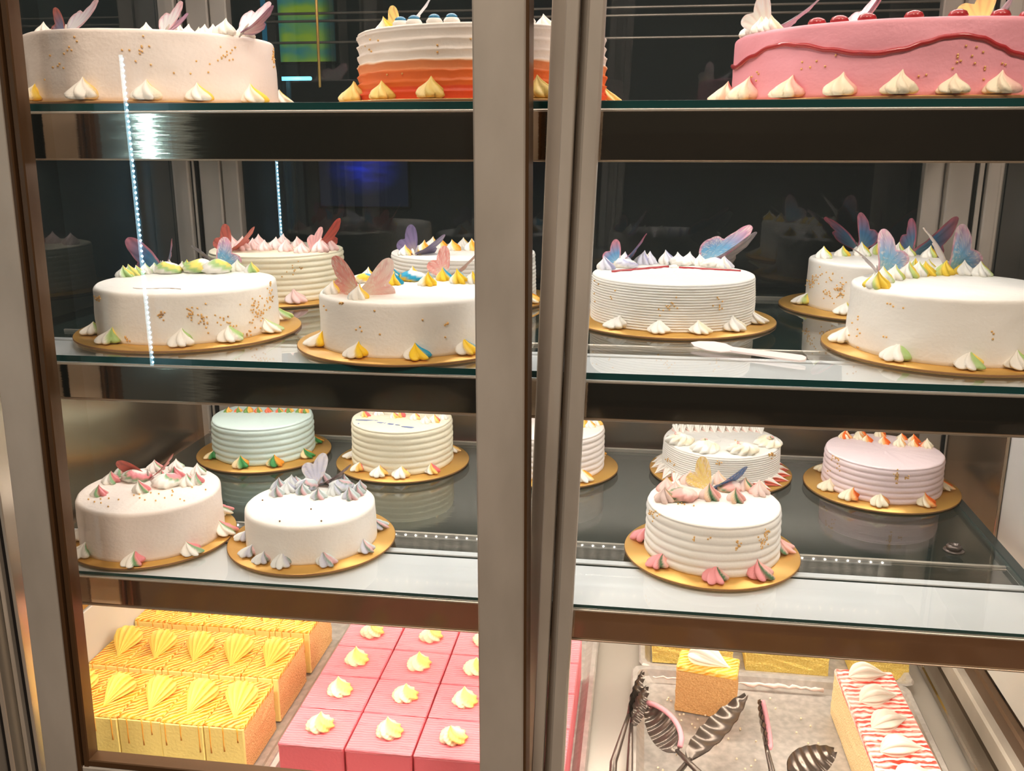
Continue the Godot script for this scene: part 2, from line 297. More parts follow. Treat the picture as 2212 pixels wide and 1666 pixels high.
# A sheet of nu by nv points f(i, j) -> [position, colour, uv]; closed round i when wrap is set.
func sheet(st: SurfaceTool, nu: int, nv: int, f: Callable, wrap := true, base := 0, colored := false) -> int:
	for j in nv:
		for i in nu:
			var p: Array = f.call(i, j)
			if colored:
				st.set_color(p[1])
			st.add_vertex(p[0])
	var last := nu if wrap else nu - 1
	for j in nv - 1:
		for i in last:
			var a := base + j * nu + i
			var b := base + j * nu + (i + 1) % nu
			var c := a + nu
			var d := b + nu
			for k in [b, d, c, b, c, a]:
				st.add_index(k)
	return base + nu * nv

func lathe(profile: Array, n := 64, colors := []) -> ArrayMesh:
	var st := SurfaceTool.new()
	st.begin(Mesh.PRIMITIVE_TRIANGLES)
	st.set_smooth_group(0)
	sheet(st, n, profile.size(), func(i, j):
		var a: float = TAU * i / n
		return [V(profile[j].x * cos(a), profile[j].y, profile[j].x * sin(a)), colors[j] if colors else Color.WHITE], true, 0, colors.size() > 0)
	return commit(st)

func tube(path: Array, radii, n := 8) -> ArrayMesh:
	var st := SurfaceTool.new()
	st.begin(Mesh.PRIMITIVE_TRIANGLES)
	st.set_smooth_group(0)
	var pts := []
	var r := []
	for k in path.size():
		pts.append(path[k])
		r.append(radii[k] if radii is Array else radii)
	pts.push_front(pts[0])
	r.push_front(0.00001)
	pts.append(pts[-1])
	r.append(0.00001)
	var m := pts.size()
	sheet(st, n, m, func(i, j):
		var t: Vector3 = (pts[mini(j + 1, m - 1)] - pts[maxi(j - 1, 0)]).normalized()
		if t.length() < 0.5:
			t = (pts[mini(j + 2, m - 1)] - pts[maxi(j - 2, 0)]).normalized()
		var side := t.cross(Vector3.UP if absf(t.y) < 0.9 else Vector3.RIGHT).normalized()
		var up := t.cross(side).normalized()
		var a: float = TAU * i / n
		return [pts[j] + (side * cos(a) + up * sin(a)) * r[j], Color.WHITE])
	return commit(st)

func flat_shape(outline: PackedVector2Array, thick: float) -> ArrayMesh:   # an outline in x, z with thickness in y
	var st := SurfaceTool.new()
	st.begin(Mesh.PRIMITIVE_TRIANGLES)
	var tri := Geometry2D.triangulate_polygon(outline)
	for k in range(0, tri.size(), 3):
		var p := [outline[tri[k]], outline[tri[k + 1]], outline[tri[k + 2]]]
		var cw: bool = (p[1] - p[0]).cross(p[2] - p[0]) > 0.0
		for s in [1, -1]:
			var order := [0, 1, 2] if cw == (s == 1) else [0, 2, 1]
			for q in order:
				st.set_normal(V(0, s, 0))
				st.add_vertex(V(p[q].x, s * thick / 2, p[q].y))
	var ccw := Geometry2D.is_polygon_clockwise(outline)
	for k in outline.size():
		var a := outline[k]
		var b := outline[(k + 1) % outline.size()]
		var d := (b - a).normalized()
		var n := V(d.y, 0, -d.x)
		if ccw:
			n = -n
		var q := [V(a.x, thick / 2, a.y), V(b.x, thick / 2, b.y), V(b.x, -thick / 2, b.y), V(a.x, -thick / 2, a.y)]
		if (q[1] - q[0]).cross(q[2] - q[0]).dot(n) > 0:
			q.reverse()
		for t in [0, 1, 2, 0, 2, 3]:
			st.set_normal(n)
			st.add_vertex(q[t])
	return st.commit()

func balls(spots: Array, r: float, n := 7) -> ArrayMesh:    # many small pearls in one mesh
	var st := SurfaceTool.new()
	st.begin(Mesh.PRIMITIVE_TRIANGLES)
	st.set_smooth_group(0)
	var at := 0
	for p in spots:
		at = sheet(st, n, n - 1, func(i, j):
			var a: float = TAU * i / n
			var b: float = PI * (j / (n - 2.0) - 0.5)
			return [p + V(cos(b) * cos(a), sin(b), cos(b) * sin(a)) * r, Color.WHITE], true, at)
	return commit(st)

func glass_sheet(w: float, h: float, lying: bool, lift := 0.0) -> Mesh:    # the reflecting face of a sheet of glass; its edges are parts of their own
	var key := "sheet%.4f %.4f %s %.4f" % [w, h, lying, lift]
	if not mesh_cache.has(key):
		var q := PlaneMesh.new() if lying else QuadMesh.new()
		q.size = Vector2(w, h)
		q.center_offset = V(0, lift, 0)
		mesh_cache[key] = q
	return mesh_cache[key]

# ------------------------------------------------------------------ materials
func noise(freq: float, oct := 3, seed_ := 1, kind := FastNoiseLite.TYPE_SIMPLEX_SMOOTH) -> FastNoiseLite:
	var n := FastNoiseLite.new()
	n.noise_type = kind
	n.seed = seed_
	n.frequency = freq
	n.fractal_octaves = oct
	return n

func noise_tex(freq: float, lo: Color, hi: Color, seed_ := 1, oct := 4, size := 256) -> NoiseTexture2D:
	var t := NoiseTexture2D.new()
	t.width = size
	t.height = size
	t.seamless = true
	t.noise = noise(freq, oct, seed_)
	var g := Gradient.new()
	g.set_color(0, lo)
	g.set_color(1, hi)
	t.color_ramp = g
	return t

func bump_tex(freq: float, seed_ := 1, oct := 4) -> NoiseTexture2D:
	var key := "bump%.3f_%d" % [freq, oct]
	if not mesh_cache.has(key):
		var t := NoiseTexture2D.new()
		t.width = 256
		t.height = 256
		t.seamless = true
		t.as_normal_map = true
		t.bump_strength = 4.0
		t.noise = noise(freq, oct, seed_)
		mesh_cache[key] = t
	return mesh_cache[key]

func mat(color: Color, rough := 0.5, metal := 0.0, spec := 0.5) -> StandardMaterial3D:
	var m := StandardMaterial3D.new()
	m.albedo_color = color
	m.roughness = rough
	m.metallic = metal
	m.metallic_specular = spec
	return m

func grained(m: StandardMaterial3D, scale: float, strength: float, freq := 0.05) -> StandardMaterial3D:
	m.uv1_triplanar = true
	m.uv1_scale = Vector3.ONE * scale
	m.normal_enabled = true
	m.normal_texture = bump_tex(freq)
	m.normal_scale = strength
	return m

func stained(m: StandardMaterial3D, tex: Texture2D, scale: Vector3) -> StandardMaterial3D:
	m.albedo_texture = tex
	m.uv1_triplanar = true
	m.uv1_world_triplanar = true
	m.uv1_scale = scale
	return m

func cream(r, g, b, rough := 0.5) -> StandardMaterial3D:
	return grained(mat(rgb(r, g, b), rough, 0.0, 0.45), 14.0, 0.22)

func pane(alpha: float, tint := Color(0.8, 0.9, 0.88)) -> StandardMaterial3D:
	var m := mat(Color(tint.r, tint.g, tint.b, alpha), 0.0)
	m.transparency = BaseMaterial3D.TRANSPARENCY_ALPHA
	return m

func glow(color: Color, energy: float) -> StandardMaterial3D:
	var m := mat(color, 0.4)
	m.emission_enabled = true
	m.emission = color
	m.emission_energy_multiplier = energy
	return m

func make_materials():
	M.white = cream(246, 241, 232)
	M.warm_white = cream(246, 234, 224)
	M.ivory = cream(248, 240, 212)
	M.mint = cream(222, 240, 231)
	M.pale_pink = cream(246, 224, 224)
	M.pink = cream(240, 164, 176)
	M.dyed = grained(mat(Color.WHITE, 0.45, 0.0, 0.45), 30.0, 0.15)
	M.dyed.vertex_color_use_as_albedo = true
	M.board = mat(rgb(226, 176, 92), 0.32, 0.45)
	M.board_edge = mat(rgb(140, 100, 60), 0.8)
	M.pearl = mat(rgb(234, 188, 118), 0.28, 0.4)
	M.dark_pearl = mat(rgb(120, 96, 70), 0.3, 0.7)
	M.red_gel = mat(rgb(172, 8, 22), 0.12)
	M.red_gel.clearcoat_enabled = true
	M.blue_gel = mat(rgb(10, 130, 176), 0.1)
	M.blue_gel.clearcoat_enabled = true
	M.wing = grained(mat(Color.WHITE, 0.3, 0.1, 0.6), 160.0, 0.9, 0.08)
	M.wing.vertex_color_use_as_albedo = true
	M.glitter = grained(mat(Color.WHITE, 0.22, 0.2, 0.7), 240.0, 1.6, 0.12)
	M.glitter.vertex_color_use_as_albedo = true
	M.wing.backlight_enabled = true
	M.wing.backlight = Color(0.6, 0.6, 0.6)
	M.glitter.backlight_enabled = true
	M.glitter.backlight = Color(0.5, 0.5, 0.5)
	M.insect = mat(rgb(190, 180, 170), 0.5)
	# metals and glass
	M.aluminium = stained(mat(Color.WHITE, 0.5, 0.2), noise_tex(0.012, rgb(164, 155, 143), rgb(200, 191, 179), 3, 5), V(2.2, 0.9, 2.2))
	M.gasket = mat(rgb(92, 66, 42), 0.35, 0.4)
	M.rubber = mat(rgb(22, 18, 16), 0.8)
	M.apron = brushed(mat(rgb(190, 170, 148), 0.06, 1.0))
	M.apron.normal_scale = 0.02
	M.plate = brushed(mat(rgb(118, 122, 120), 0.07, 1.0))
	M.channel = brushed(mat(rgb(150, 142, 134), 0.12, 1.0))
	M.steel = brushed(mat(rgb(196, 190, 182), 0.35, 0.6))
	M.side_steel = brushed(mat(rgb(172, 152, 130), 0.22, 0.9))
	M.led_small = glow(rgb(255, 246, 232), 14.0)
	M.tray = stained(mat(Color.WHITE, 0.36, 0.3), noise_tex(0.03, rgb(164, 158, 153), rgb(200, 194, 188), 21, 5), V(9, 9, 9))
	M.lip = mat(rgb(214, 206, 192), 0.3, 0.6)
	M.flange = stained(mat(Color.WHITE, 0.4), noise_tex(0.01, rgb(214, 220, 222), rgb(230, 234, 235), 11, 3), V(2, 2, 2))
	M.side_white = stained(mat(Color.WHITE, 0.45), noise_tex(0.01, rgb(196, 192, 186), rgb(212, 208, 202), 12, 3), V(1.5, 1.5, 1.5))
	M.pane = pane(0.015)
	M.back_pane = pane(0.02)
	M.back = brushed(mat(rgb(150, 144, 136), 0.3, 0.9))
	M.shelf_glass = pane(0.03, Color(0.6, 0.8, 0.76))
	M.glass_edge = mat(rgb(16, 62, 60), 0.15)
	M.led = glow(rgb(255, 246, 232), 6.0)
	M.led_blue = glow(rgb(190, 238, 255), 150.0)
	M.led_tape = mat(rgb(120, 190, 215), 0.6)
	M.tong = mat(rgb(112, 102, 96), 0.28, 0.85)
	M.rail = mat(rgb(58, 70, 68), 0.2, 0.3)
	M.hem = mat(rgb(170, 150, 128), 0.3, 0.7)
	M.pink_icing = cream(240, 118, 132)
	M.pink_crumb = mat(rgb(226, 128, 134), 0.8)
	M.plastic = mat(rgb(246, 226, 220), 0.35)

func brushed(m: StandardMaterial3D) -> StandardMaterial3D:
	m.normal_enabled = true
	m.uv1_triplanar = true
	m.uv1_world_triplanar = true
	m.uv1_scale = V(0.8, 60, 60)
	m.normal_texture = bump_tex(0.03)
	m.normal_scale = 0.05
	return m

# ------------------------------------------------------------------ the room
func build_room():
	var dark := stained(mat(Color.WHITE, 0.7), noise_tex(0.02, rgb(22, 17, 15), rgb(32, 26, 22), 31, 4), V(0.8, 0.8, 0.8))
	var night := stained(mat(Color.WHITE, 0.6), noise_tex(0.02, rgb(12, 18, 28), rgb(18, 26, 40), 32, 4), V(0.8, 0.8, 0.8))
	var ground := stained(mat(Color.WHITE, 0.35), noise_tex(0.03, rgb(118, 88, 64), rgb(140, 108, 82), 33, 4), V(1, 1, 1))
	struct("floor", cbox(V(8.4, 0.1, 7.4)), ground, V(0, -0.05, 0))
	struct("ceiling", cbox(V(8.4, 0.1, 7.4)), dark, V(0, 3.25, 0))
	struct("wall_back", cbox(V(8.4, 3.2, 0.1)), night, V(0, 1.6, -3.55))
	struct("wall_front", cbox(V(8.4, 3.2, 0.1)), dark, V(0, 1.6, 3.55))
	struct("wall_left", cbox(V(0.1, 3.2, 7.0)), dark, V(-4.1, 1.6, 0))
	struct("wall_right", cbox(V(0.1, 3.2, 7.0)), dark, V(4.1, 1.6, 0))
	# ceiling panels over the customers' side
	for x in [-0.5, 1.3]:
		var t := thing("ceiling_light", ["square ceiling light panel left of the cabinet door", "square ceiling light panel right of the cabinet door"][0 if x < 0 else 1], "ceiling light", V(x, 3.2, 1.7), "ceiling panels")
		part("frame", cbox(V(0.64, 0.03, 0.64), 0.004), M.aluminium, t, V(0, -0.015, 0))
		part("diffuser", cbox(V(0.58, 0.01, 0.58), 0.002), glow(rgb(255, 234, 208), 3.0), t, V(0, -0.032, 0))
		area_light(t, V(0, -0.045, 0), V(-90, 0, 0), Vector2(0.58, 0.58), 4.4, rgb(255, 236, 216))
	# a steel column across the aisle that carries a strip of cold white diodes
	var c := thing("wall_column", "pale painted column across the aisle behind the viewer", "column", V(-1.605, 0, 2.08))
	part("shaft", cbox(V(0.34, 3.18, 0.12), 0.004), mat(rgb(150, 172, 186), 0.5), c, V(-0.1, 1.6, 0))
	var s := thing("led_strip", "vertical strip of cold white diodes on the column across the aisle", "light strip", V(-1.605, 1.2175, 2.012))
	part("tape", cbox(V(0.016, 0.98, 0.004), 0.001), M.led_tape, s)
	var dots := []
	for k in 58:
		dots.append(V(0, -0.479 + k * 0.0168, -0.004))
	var d := part("diodes", balls(dots, 0.0042, 5), M.led_blue, s)
	d.set_meta("kind", "stuff")
	area_light(s, V(0, 0, -0.012), V(0, 0, 0), Vector2(0.012, 0.98), 0.042, rgb(190, 238, 255))
	# things seen dimly through the back glass
	var b := thing("menu_screen", "glowing yellow and green menu screen behind the cabinet", "screen", V(-1.565, 1.97, -3.48))
	part("housing", cbox(V(0.36, 0.36, 0.03), 0.004), M.rubber, b)
	var im := Image.create(96, 96, false, Image.FORMAT_RGB8)
	var nz := noise(0.03, 3, 4)
	for y in 96:
		for x in 96:
			var n := nz.get_noise_2d(x * 0.7, y * 1.4)
			var band := 0.5 + 0.5 * sin(y * 0.2 + 0.8)
			var cc := rgb(44, 108, 104).lerp(rgb(120, 146, 34), clampf(0.25 + band * 0.7 + n * 0.5, 0, 1))
			cc = rgb(24, 84, 106).lerp(cc, smoothstep(16.0, 30.0, x))
			cc = cc.lerp(rgb(14, 30, 40), smoothstep(74.0, 95.0, x) * 0.8)
			im.set_pixel(x, y, cc)
	var sm := mat(Color.BLACK, 0.4)
	sm.emission_enabled = true
	sm.emission_texture = ImageTexture.create_from_image(im)
	sm.emission = Color.BLACK
	sm.emission_energy_multiplier = 0.75
	var q := QuadMesh.new()
	q.size = Vector2(0.34, 0.34)
	part("screen", q, sm, b, V(0, 0, 0.0165))
	var u := thing("blue_screen", "dim deep blue screen seen through the back glass", "screen", V(-1.29, 1.30, -3.48))
	part("housing", cbox(V(0.44, 0.3, 0.03), 0.004), M.rubber, u)
	var bi := Image.create(48, 48, false, Image.FORMAT_RGB8)
	for y in 48:
		for x in 48:
			var f := maxf(0.0, 1.0 - Vector2((x - 24) / 22.0, (y - 18) / 22.0).length()) * (0.8 + 0.6 * nz.get_noise_2d(x * 2.0, y * 4.0))
			bi.set_pixel(x, y, rgb(12, 16, 34).lerp(rgb(34, 52, 190), clampf(f, 0, 1)))
	var bm := mat(Color.BLACK, 0.4)
	bm.emission_enabled = true
	bm.emission_texture = ImageTexture.create_from_image(bi)
	bm.emission = Color.BLACK
	bm.emission_energy_multiplier = 0.8
	var bq := QuadMesh.new()
	bq.size = Vector2(0.42, 0.28)
	part("screen", bq, bm, u, V(0, 0, 0.0165))
	var tl := thing("tube_lamp", "short cyan tube lamp glowing behind the cabinet", "lamp", V(-1.04, 1.632, -2.0))
	part("tube", tube([V(-0.048, 0, 0), V(-0.045, 0, 0), V(0.045, 0, 0), V(0.048, 0, 0)], [0.004, 0.0058, 0.0058, 0.004], 10), glow(rgb(110, 216, 250), 2.2), tl)
	part("bracket", cbox(V(0.012, 1.62, 0.012), 0.001), M.rubber, tl, V(-0.03, -0.815, -0.014))
	var ol := OmniLight3D.new()
	ol.name = "lamp"
	ol.light_energy = 0.01
	ol.light_color = rgb(110, 216, 250)
	ol.light_size = 0.02
	ol.omni_range = 8.0
	ol.shadow_enabled = true
	ol.position = V(0, 0, 0.03)
	tl.add_child(ol, true)
	var rack := thing("pipe_rack", "rack of horizontal steel pipes in the dark behind the cabinet", "rack", V(-0.05, 0, -1.2))
	for y in [1.708, 1.693, 1.651]:
		part("pipe", tube([V(-0.75, y, 0), V(0.9, y, 0)], 0.0026, 8), M.steel, rack)
	for x in [-0.74, 0.89]:
		part("upright", cbox(V(0.02, 1.75, 0.02), 0.002), M.rubber, rack, V(x, 0.875, -0.012))

# ------------------------------------------------------------------ the cabinet
func build_cabinet():
	var t := thing("display_cabinet", "tall aluminium and steel pastry display cabinet with sliding glass front", "display cabinet", V(-0.12, 0, -0.3))
	var o := V(0.12, 0, 0.3)      # children are given in the room's axes
	part("plinth", cbox(V(1.2, 0.71, 0.6), 0.004), M.aluminium, t, o + V(-0.12, 0.355, -0.31))
	part("deck", cbox(V(1.17, 0.012, 0.6), 0.001), M.steel, t, o + V(-0.12, 0.722, -0.31))
	part("top_panel", cbox(V(1.22, 0.06, 0.66), 0.004), M.aluminium, t, o + V(-0.12, 1.83, -0.29))
	part("side_pane", glass_sheet(0.52, 0.592, false), M.pane, t, o + V(-0.70, 1.504, -0.315), V(0, 90, 0))
	part("side_pane", glass_sheet(0.52, 0.592, false), M.pane, t, o + V(0.466, 1.504, -0.315), V(0, -90, 0))
	part("side_panel", cbox(V(0.008, 0.34, 0.53), 0.001), M.side_steel, t, o + V(-0.702, 1.035, -0.32))
	part("side_panel", cbox(V(0.01, 0.135, 0.53), 0.001), M.side_white, t, o + V(-0.7, 0.797, -0.32))
	part("side_panel", cbox(V(0.008, 0.41, 0.53), 0.001), M.side_white, t, o + V(0.459, 1.0, -0.32))
	part("side_plate", cbox(V(0.004, 0.24, 0.21), 0.0005), M.side_steel, t, o + V(0.452, 1.075, -0.478))
	part("side_sill", cbox(V(0.05, 0.012, 0.53), 0.002), M.channel, t, o + V(0.432, 0.735, -0.32))
	part("side_sill", cbox(V(0.028, 0.03, 0.53), 0.003), M.aluminium, t, o + V(0.444, 0.757, -0.32))
	part("side_sill", cbox(V(0.014, 0.05, 0.53), 0.003), M.gasket, t, o + V(0.45, 0.768, -0.32))
	# rear corner posts, rubber seals and jambs
	part("corner_post", cbox(V(0.026, 1.09, 0.03), 0.002), M.aluminium, t, o + V(-0.7, 1.27, -0.592))
	part("rear_seal", cbox(V(0.003, 1.09, 0.01), 0.0005), M.rubber, t, o + V(-0.6853, 1.27, -0.592))
	part("rear_seal", cbox(V(0.003, 1.09, 0.01), 0.0005), M.rubber, t, o + V(-0.679, 1.27, -0.592))
	part("rear_jamb", cbox(V(0.003, 1.09, 0.016), 0.0005), M.aluminium, t, o + V(-0.6822, 1.27, -0.592))
	part("rear_jamb", cbox(V(0.034, 1.09, 0.024), 0.002), M.aluminium, t, o + V(-0.66, 1.27, -0.604))
	part("corner_post", cbox(V(0.02, 1.09, 0.03), 0.002), M.aluminium, t, o + V(0.4685, 1.27, -0.592))
	part("rear_seal", cbox(V(0.003, 1.09, 0.01), 0.0005), M.rubber, t, o + V(0.4565, 1.27, -0.592))
	part("rear_seal", cbox(V(0.003, 1.09, 0.01), 0.0005), M.rubber, t, o + V(0.4475, 1.27, -0.592))
	part("rear_jamb", cbox(V(0.006, 1.09, 0.016), 0.0005), M.aluminium, t, o + V(0.452, 1.27, -0.592))
	part("rear_jamb", cbox(V(0.034, 1.09, 0.024), 0.002), M.aluminium, t, o + V(0.429, 1.27, -0.604))
	part("back_panel", cbox(V(1.06, 0.445, 0.004), 0.0005), M.back, t, o + V(-0.116, 0.955, -0.594))
	# front jamb at the left: two fins with a rubber slot between them
	part("front_fin", cbox(V(0.004, 1.08, 0.05), 0.0008), M.lip, t, o + V(-0.6275, 1.26, -0.03))
	part("front_seal", cbox(V(0.012, 1.08, 0.03), 0.0008), M.rubber, t, o + V(-0.6365, 1.26, -0.03))
	part("front_web", cbox(V(0.005, 1.08, 0.026), 0.0008), M.aluminium, t, o + V(-0.643, 1.26, -0.022))
	part("front_fin", cbox(V(0.006, 1.08, 0.04), 0.0008), M.lip, t, o + V(-0.6505, 1.26, -0.014))
	part("front_seal", cbox(V(0.012, 1.08, 0.03), 0.0008), M.rubber, t, o + V(-0.66, 1.26, -0.02))
	part("front_post", cbox(V(0.05, 1.08, 0.06), 0.003), M.aluminium, t, o + V(-0.692, 1.26, -0.02))
	part("front_post", cbox(V(0.04, 1.08, 0.06), 0.003), M.aluminium, t, o + V(0.5, 1.26, -0.02))
	part("front_track", cbox(V(1.16, 0.03, 0.06), 0.002), M.aluminium, t, o + V(-0.1, 0.735, -0.02))
	# rear sliding doors
	var labels := ["left rear sliding glass door with slim grey stile", "right rear sliding glass door with slim grey stile"]
	for k in 2:
		var d := thing("rear_door", labels[k], "door", V([-0.37, 0.14][k], 0.73, [-0.606, -0.618][k]), "rear sliding doors")
		part("pane", glass_sheet(0.5, 0.62, false), M.back_pane, d, V(0, 0.75, 0))
		part("stile", cbox(V(0.026, 1.06, 0.02), 0.002), M.aluminium, d, V([-0.258, 0.258][k], 0.53, 0.002))
		part("rail", cbox(V(0.5, 0.03, 0.014), 0.002), M.aluminium, d, V(0, 0.425, 0))
		part("rail", cbox(V(0.5, 0.02, 0.014), 0.002), M.aluminium, d, V(0, 1.07, 0))
	one("brass_rod", "thin brass rod hanging at the back beside the orange cake", "rod", tube([V(0, 0, 0), V(0.0008, 0.001, 0), V(0.0035, 0.275, 0), V(0.0035, 0.2785, 0)], [0.0012, 0.0019, 0.0019, 0.0019], 10), mat(rgb(226, 192, 116), 0.25, 0.7), V(-0.4462, 1.5215, -0.5))

func build_doors():
	# the left door runs in the front track; its left stile leans a little
	var t := thing("sliding_door", "left front sliding glass door with wide grey aluminium stiles", "door", V(-0.34, 0.76, -0.011), "front sliding doors")
	part("stile", cbox(V(0.0436, 1.03, 0.022), 0.0015), M.aluminium, t, V(0.2196, 0.515, 0))
	part("stile_web", cbox(V(0.003, 1.03, 0.032), 0.0006), M.gasket, t, V(0.2426, 0.515, -0.006))
	var lean := Node3D.new()
	lean.name = "leaning_stile"
	t.add_child(lean)
	lean.position = V(-0.2262, 0, 0)
	lean.rotation_degrees = V(0, 0, -1.42)
	part("stile", cbox(V(0.038, 1.05, 0.022), 0.0015), M.aluminium, lean, V(-0.0325, 0.515, 0))
	part("gasket", cbox(V(0.0045, 1.05, 0.026), 0.0012), M.gasket, lean, V(-0.0105, 0.515, 0))
	part("gasket", cbox(V(0.007, 1.05, 0.018), 0.0012), M.gasket, lean, V(-0.0042, 0.515, 0))
	part("rail", cbox(V(0.45, 0.046, 0.02), 0.0015), M.aluminium, t, V(-0.012, 0.021, 0))
	part("gasket", cbox(V(0.43, 0.008, 0.018), 0.001), M.gasket, t, V(-0.012, 0.048, 0))
	part("rail", cbox(V(0.46, 0.04, 0.02), 0.0015), M.aluminium, t, V(-0.02, 1.02, 0))
	part("pane", glass_sheet(0.43, 0.96, false), M.pane, t, V(-0.014, 0.525, -0.001))
	# the right door runs behind it and leans the same way
	var r := thing("sliding_door", "right front sliding glass door with leaning grooved left stile", "door", V(0.2, 0.76, -0.042), "front sliding doors")
	var g := Node3D.new()
	g.name = "grooved_stile"
	r.add_child(g)
	g.position = V(-0.2868, 0, 0)
	g.rotation_degrees = V(0, 0, -1.9)
	part("stile_side", cbox(V(0.013, 1.03, 0.018), 0.001), M.aluminium, g, V(-0.016, 0.515, -0.015))
	part("stile_fin", cbox(V(0.011, 1.03, 0.026), 0.001), M.aluminium, g, V(-0.0035, 0.515, 0))
	part("stile_groove", cbox(V(0.006, 1.03, 0.014), 0.0006), M.aluminium, g, V(0.0055, 0.515, -0.012))
	part("stile", cbox(V(0.0145, 1.03, 0.022), 0.002), M.aluminium, g, V(0.016, 0.515, 0))
	part("rail", cbox(V(0.53, 0.036, 0.018), 0.0015), M.aluminium, r, V(0.0, 0.016, 0))
	part("rail", cbox(V(0.53, 0.04, 0.018), 0.0015), M.aluminium, r, V(0.0, 1.02, 0))
	part("stile", cbox(V(0.03, 1.03, 0.02), 0.0015), M.aluminium, r, V(0.268, 0.515, 0))
	part("pane", glass_sheet(0.53, 0.99, false), M.pane, r, V(0.0, 0.515, -0.002))

func build_shelves():
	var where := ["top", "middle", "bottom"]
	var ys := [1.485, 1.2405, 1.0]
	for k in 3:
		var y: float = ys[k]
		var lo := [1.433, 1.1945, 0.961][k] as float
		var s := thing("shelf_tray", "%s shelf carrier of polished steel with white front ledge" % where[k], "shelf", V(-0.137, lo, -0.065), "steel shelf carriers")
		var hgt := y - ([0.0075, 0.0075, 0.0042][k] as float) - lo
		part("apron", cbox(V(1.098, hgt, 0.003), 0.0008), M.apron, s, V(0, hgt / 2, -0.0015))
		part("apron_lip", cbox(V(1.098, 0.0022, 0.004), 0.0008), M.lip, s, V(0, hgt - 0.0008, 0.0004))
		part("apron_hem", cbox(V(1.098, 0.0016, 0.004), 0.0006), M.hem, s, V(0, 0.0006, 0.0002))
		part("ledge", cbox(V(1.096, 0.002, 0.096), 0.0004), M.flange, s, V(0, hgt - 0.001, -0.05))
		part("ledge_strip", cbox(V(1.096, 0.002, 0.01), 0.0004), M.flange, s, V(0, hgt - 0.001, -0.11))
		part("channel", cbox(V(1.096, 0.002, 0.058), 0.0004), M.channel, s, V(0, hgt - 0.0042, -0.13))
		part("lip", cbox(V(1.096, 0.004, 0.0035), 0.0008), M.lip, s, V(0, hgt - 0.0022, -0.1625))
		part("plate", cbox(V(1.096, 0.002, 0.335), 0.0004), M.plate, s, V(0, hgt - 0.0025, -0.332))
		part("lip", cbox(V(1.096, 0.006, 0.005), 0.001), M.lip, s, V(0, hgt + 0.0005, -0.503))
		part("side_rail", cbox(V(0.013, 0.009, 0.5), 0.0012), M.rail, s, V(0.5545, hgt, -0.252))
		part("underside", cbox(V(1.09, 0.002, 0.4), 0.0004), M.channel, s, V(0, hgt - 0.018, -0.3))
		var thick := [0.0068, 0.0068, 0.0036][k] as float
		var g := one("glass_shelf", "%s clear glass shelf with green edge carrying cakes" % where[k], "glass shelf", glass_sheet(1.094, 0.498, true, thick / 2), M.shelf_glass, V(-0.137, y - 0.0001 - thick / 2, -0.3155), Vector3.ZERO, "glass shelves")
		part("front_edge", cbox(V(1.094, thick - 0.0004, 0.0008), 0.0001), M.glass_edge, g, V(0, 0, 0.2495))
		part("side_edge", cbox(V(0.0008, thick - 0.0004, 0.498), 0.0001), M.glass_edge, g, V(0.5474, 0, 0))
		# a light bar behind the apron; under the lower two shelves a row of small diodes on the back wall
		for j in 2:
			var l := thing("light_bar", "%s light bar hidden under the %s shelf" % [["front", "rear"][j], where[k]], "light bar", V(-0.137, lo + 0.014, [-0.205 if k < 2 else -0.088, -0.4][j]), "shelf light bars")
			part("housing", cbox(V(1.08, 0.008, 0.014), 0.001), M.aluminium, l, V(0, 0.002, 0))
			part("diodes", cbox(V(1.06, 0.002, 0.007), 0.0003), M.led, l, V(0, -0.0032, 0))
			area_light(l, V(0, -0.0055, 0), V([-90 if k < 2 else -76, -96][j], 0, 0), Vector2(1.06, 0.007), [[0.1, 0.1, 0.22][k], [0.11, 0.12, 0.27][k]][j], [rgb(255, 252, 248), rgb(255, 250, 244), rgb(255, 241, 220)][k])
		if k == 1:
			var d := thing("diode_row", "row of small diodes on the back wall under the %s shelf" % where[k], "light strip", V(-0.137, lo - 0.022, -0.588), "diode rows")
			part("tape", cbox(V(1.06, 0.008, 0.002), 0.0004), M.flange, d)
			var dots := []
			for q in 62:
				dots.append(V(-0.52 + q * 0.017, 0, 0.0016))
			part("diodes", balls(dots, 0.0019, 5), M.led_small, d).set_meta("kind", "stuff")
			area_light(d, V(0, 0, 0.0045), V(-20, 180, 0), Vector2(1.06, 0.006), 0.0015, rgb(255, 242, 226))
	var tl := thing("light_bar", "light bar under the cabinet roof above the top shelf", "light bar", V(-0.137, 1.79, -0.3), "shelf light bars")
	part("housing", cbox(V(1.08, 0.012, 0.02), 0.001), M.aluminium, tl, V(0, 0.002, 0))
	part("diodes", cbox(V(1.06, 0.002, 0.012), 0.0003), M.led, tl, V(0, -0.005, 0))
	area_light(tl, V(0, -0.008, 0), V(-90, 0, 0), Vector2(1.06, 0.012), 0.26, rgb(255, 246, 240))
	var fl := thing("light_bar", "light bar behind the cabinet header above the doors", "light bar", V(-0.137, 1.785, -0.07), "shelf light bars")
	part("housing", cbox(V(1.08, 0.012, 0.02), 0.001), M.aluminium, fl, V(0, 0.002, 0))
	part("diodes", cbox(V(1.06, 0.002, 0.012), 0.0003), M.led, fl, V(0, -0.005, 0))
	area_light(fl, V(0, -0.008, 0), V(-62, 0, 0), Vector2(1.06, 0.012), 0.07, rgb(255, 238, 226))

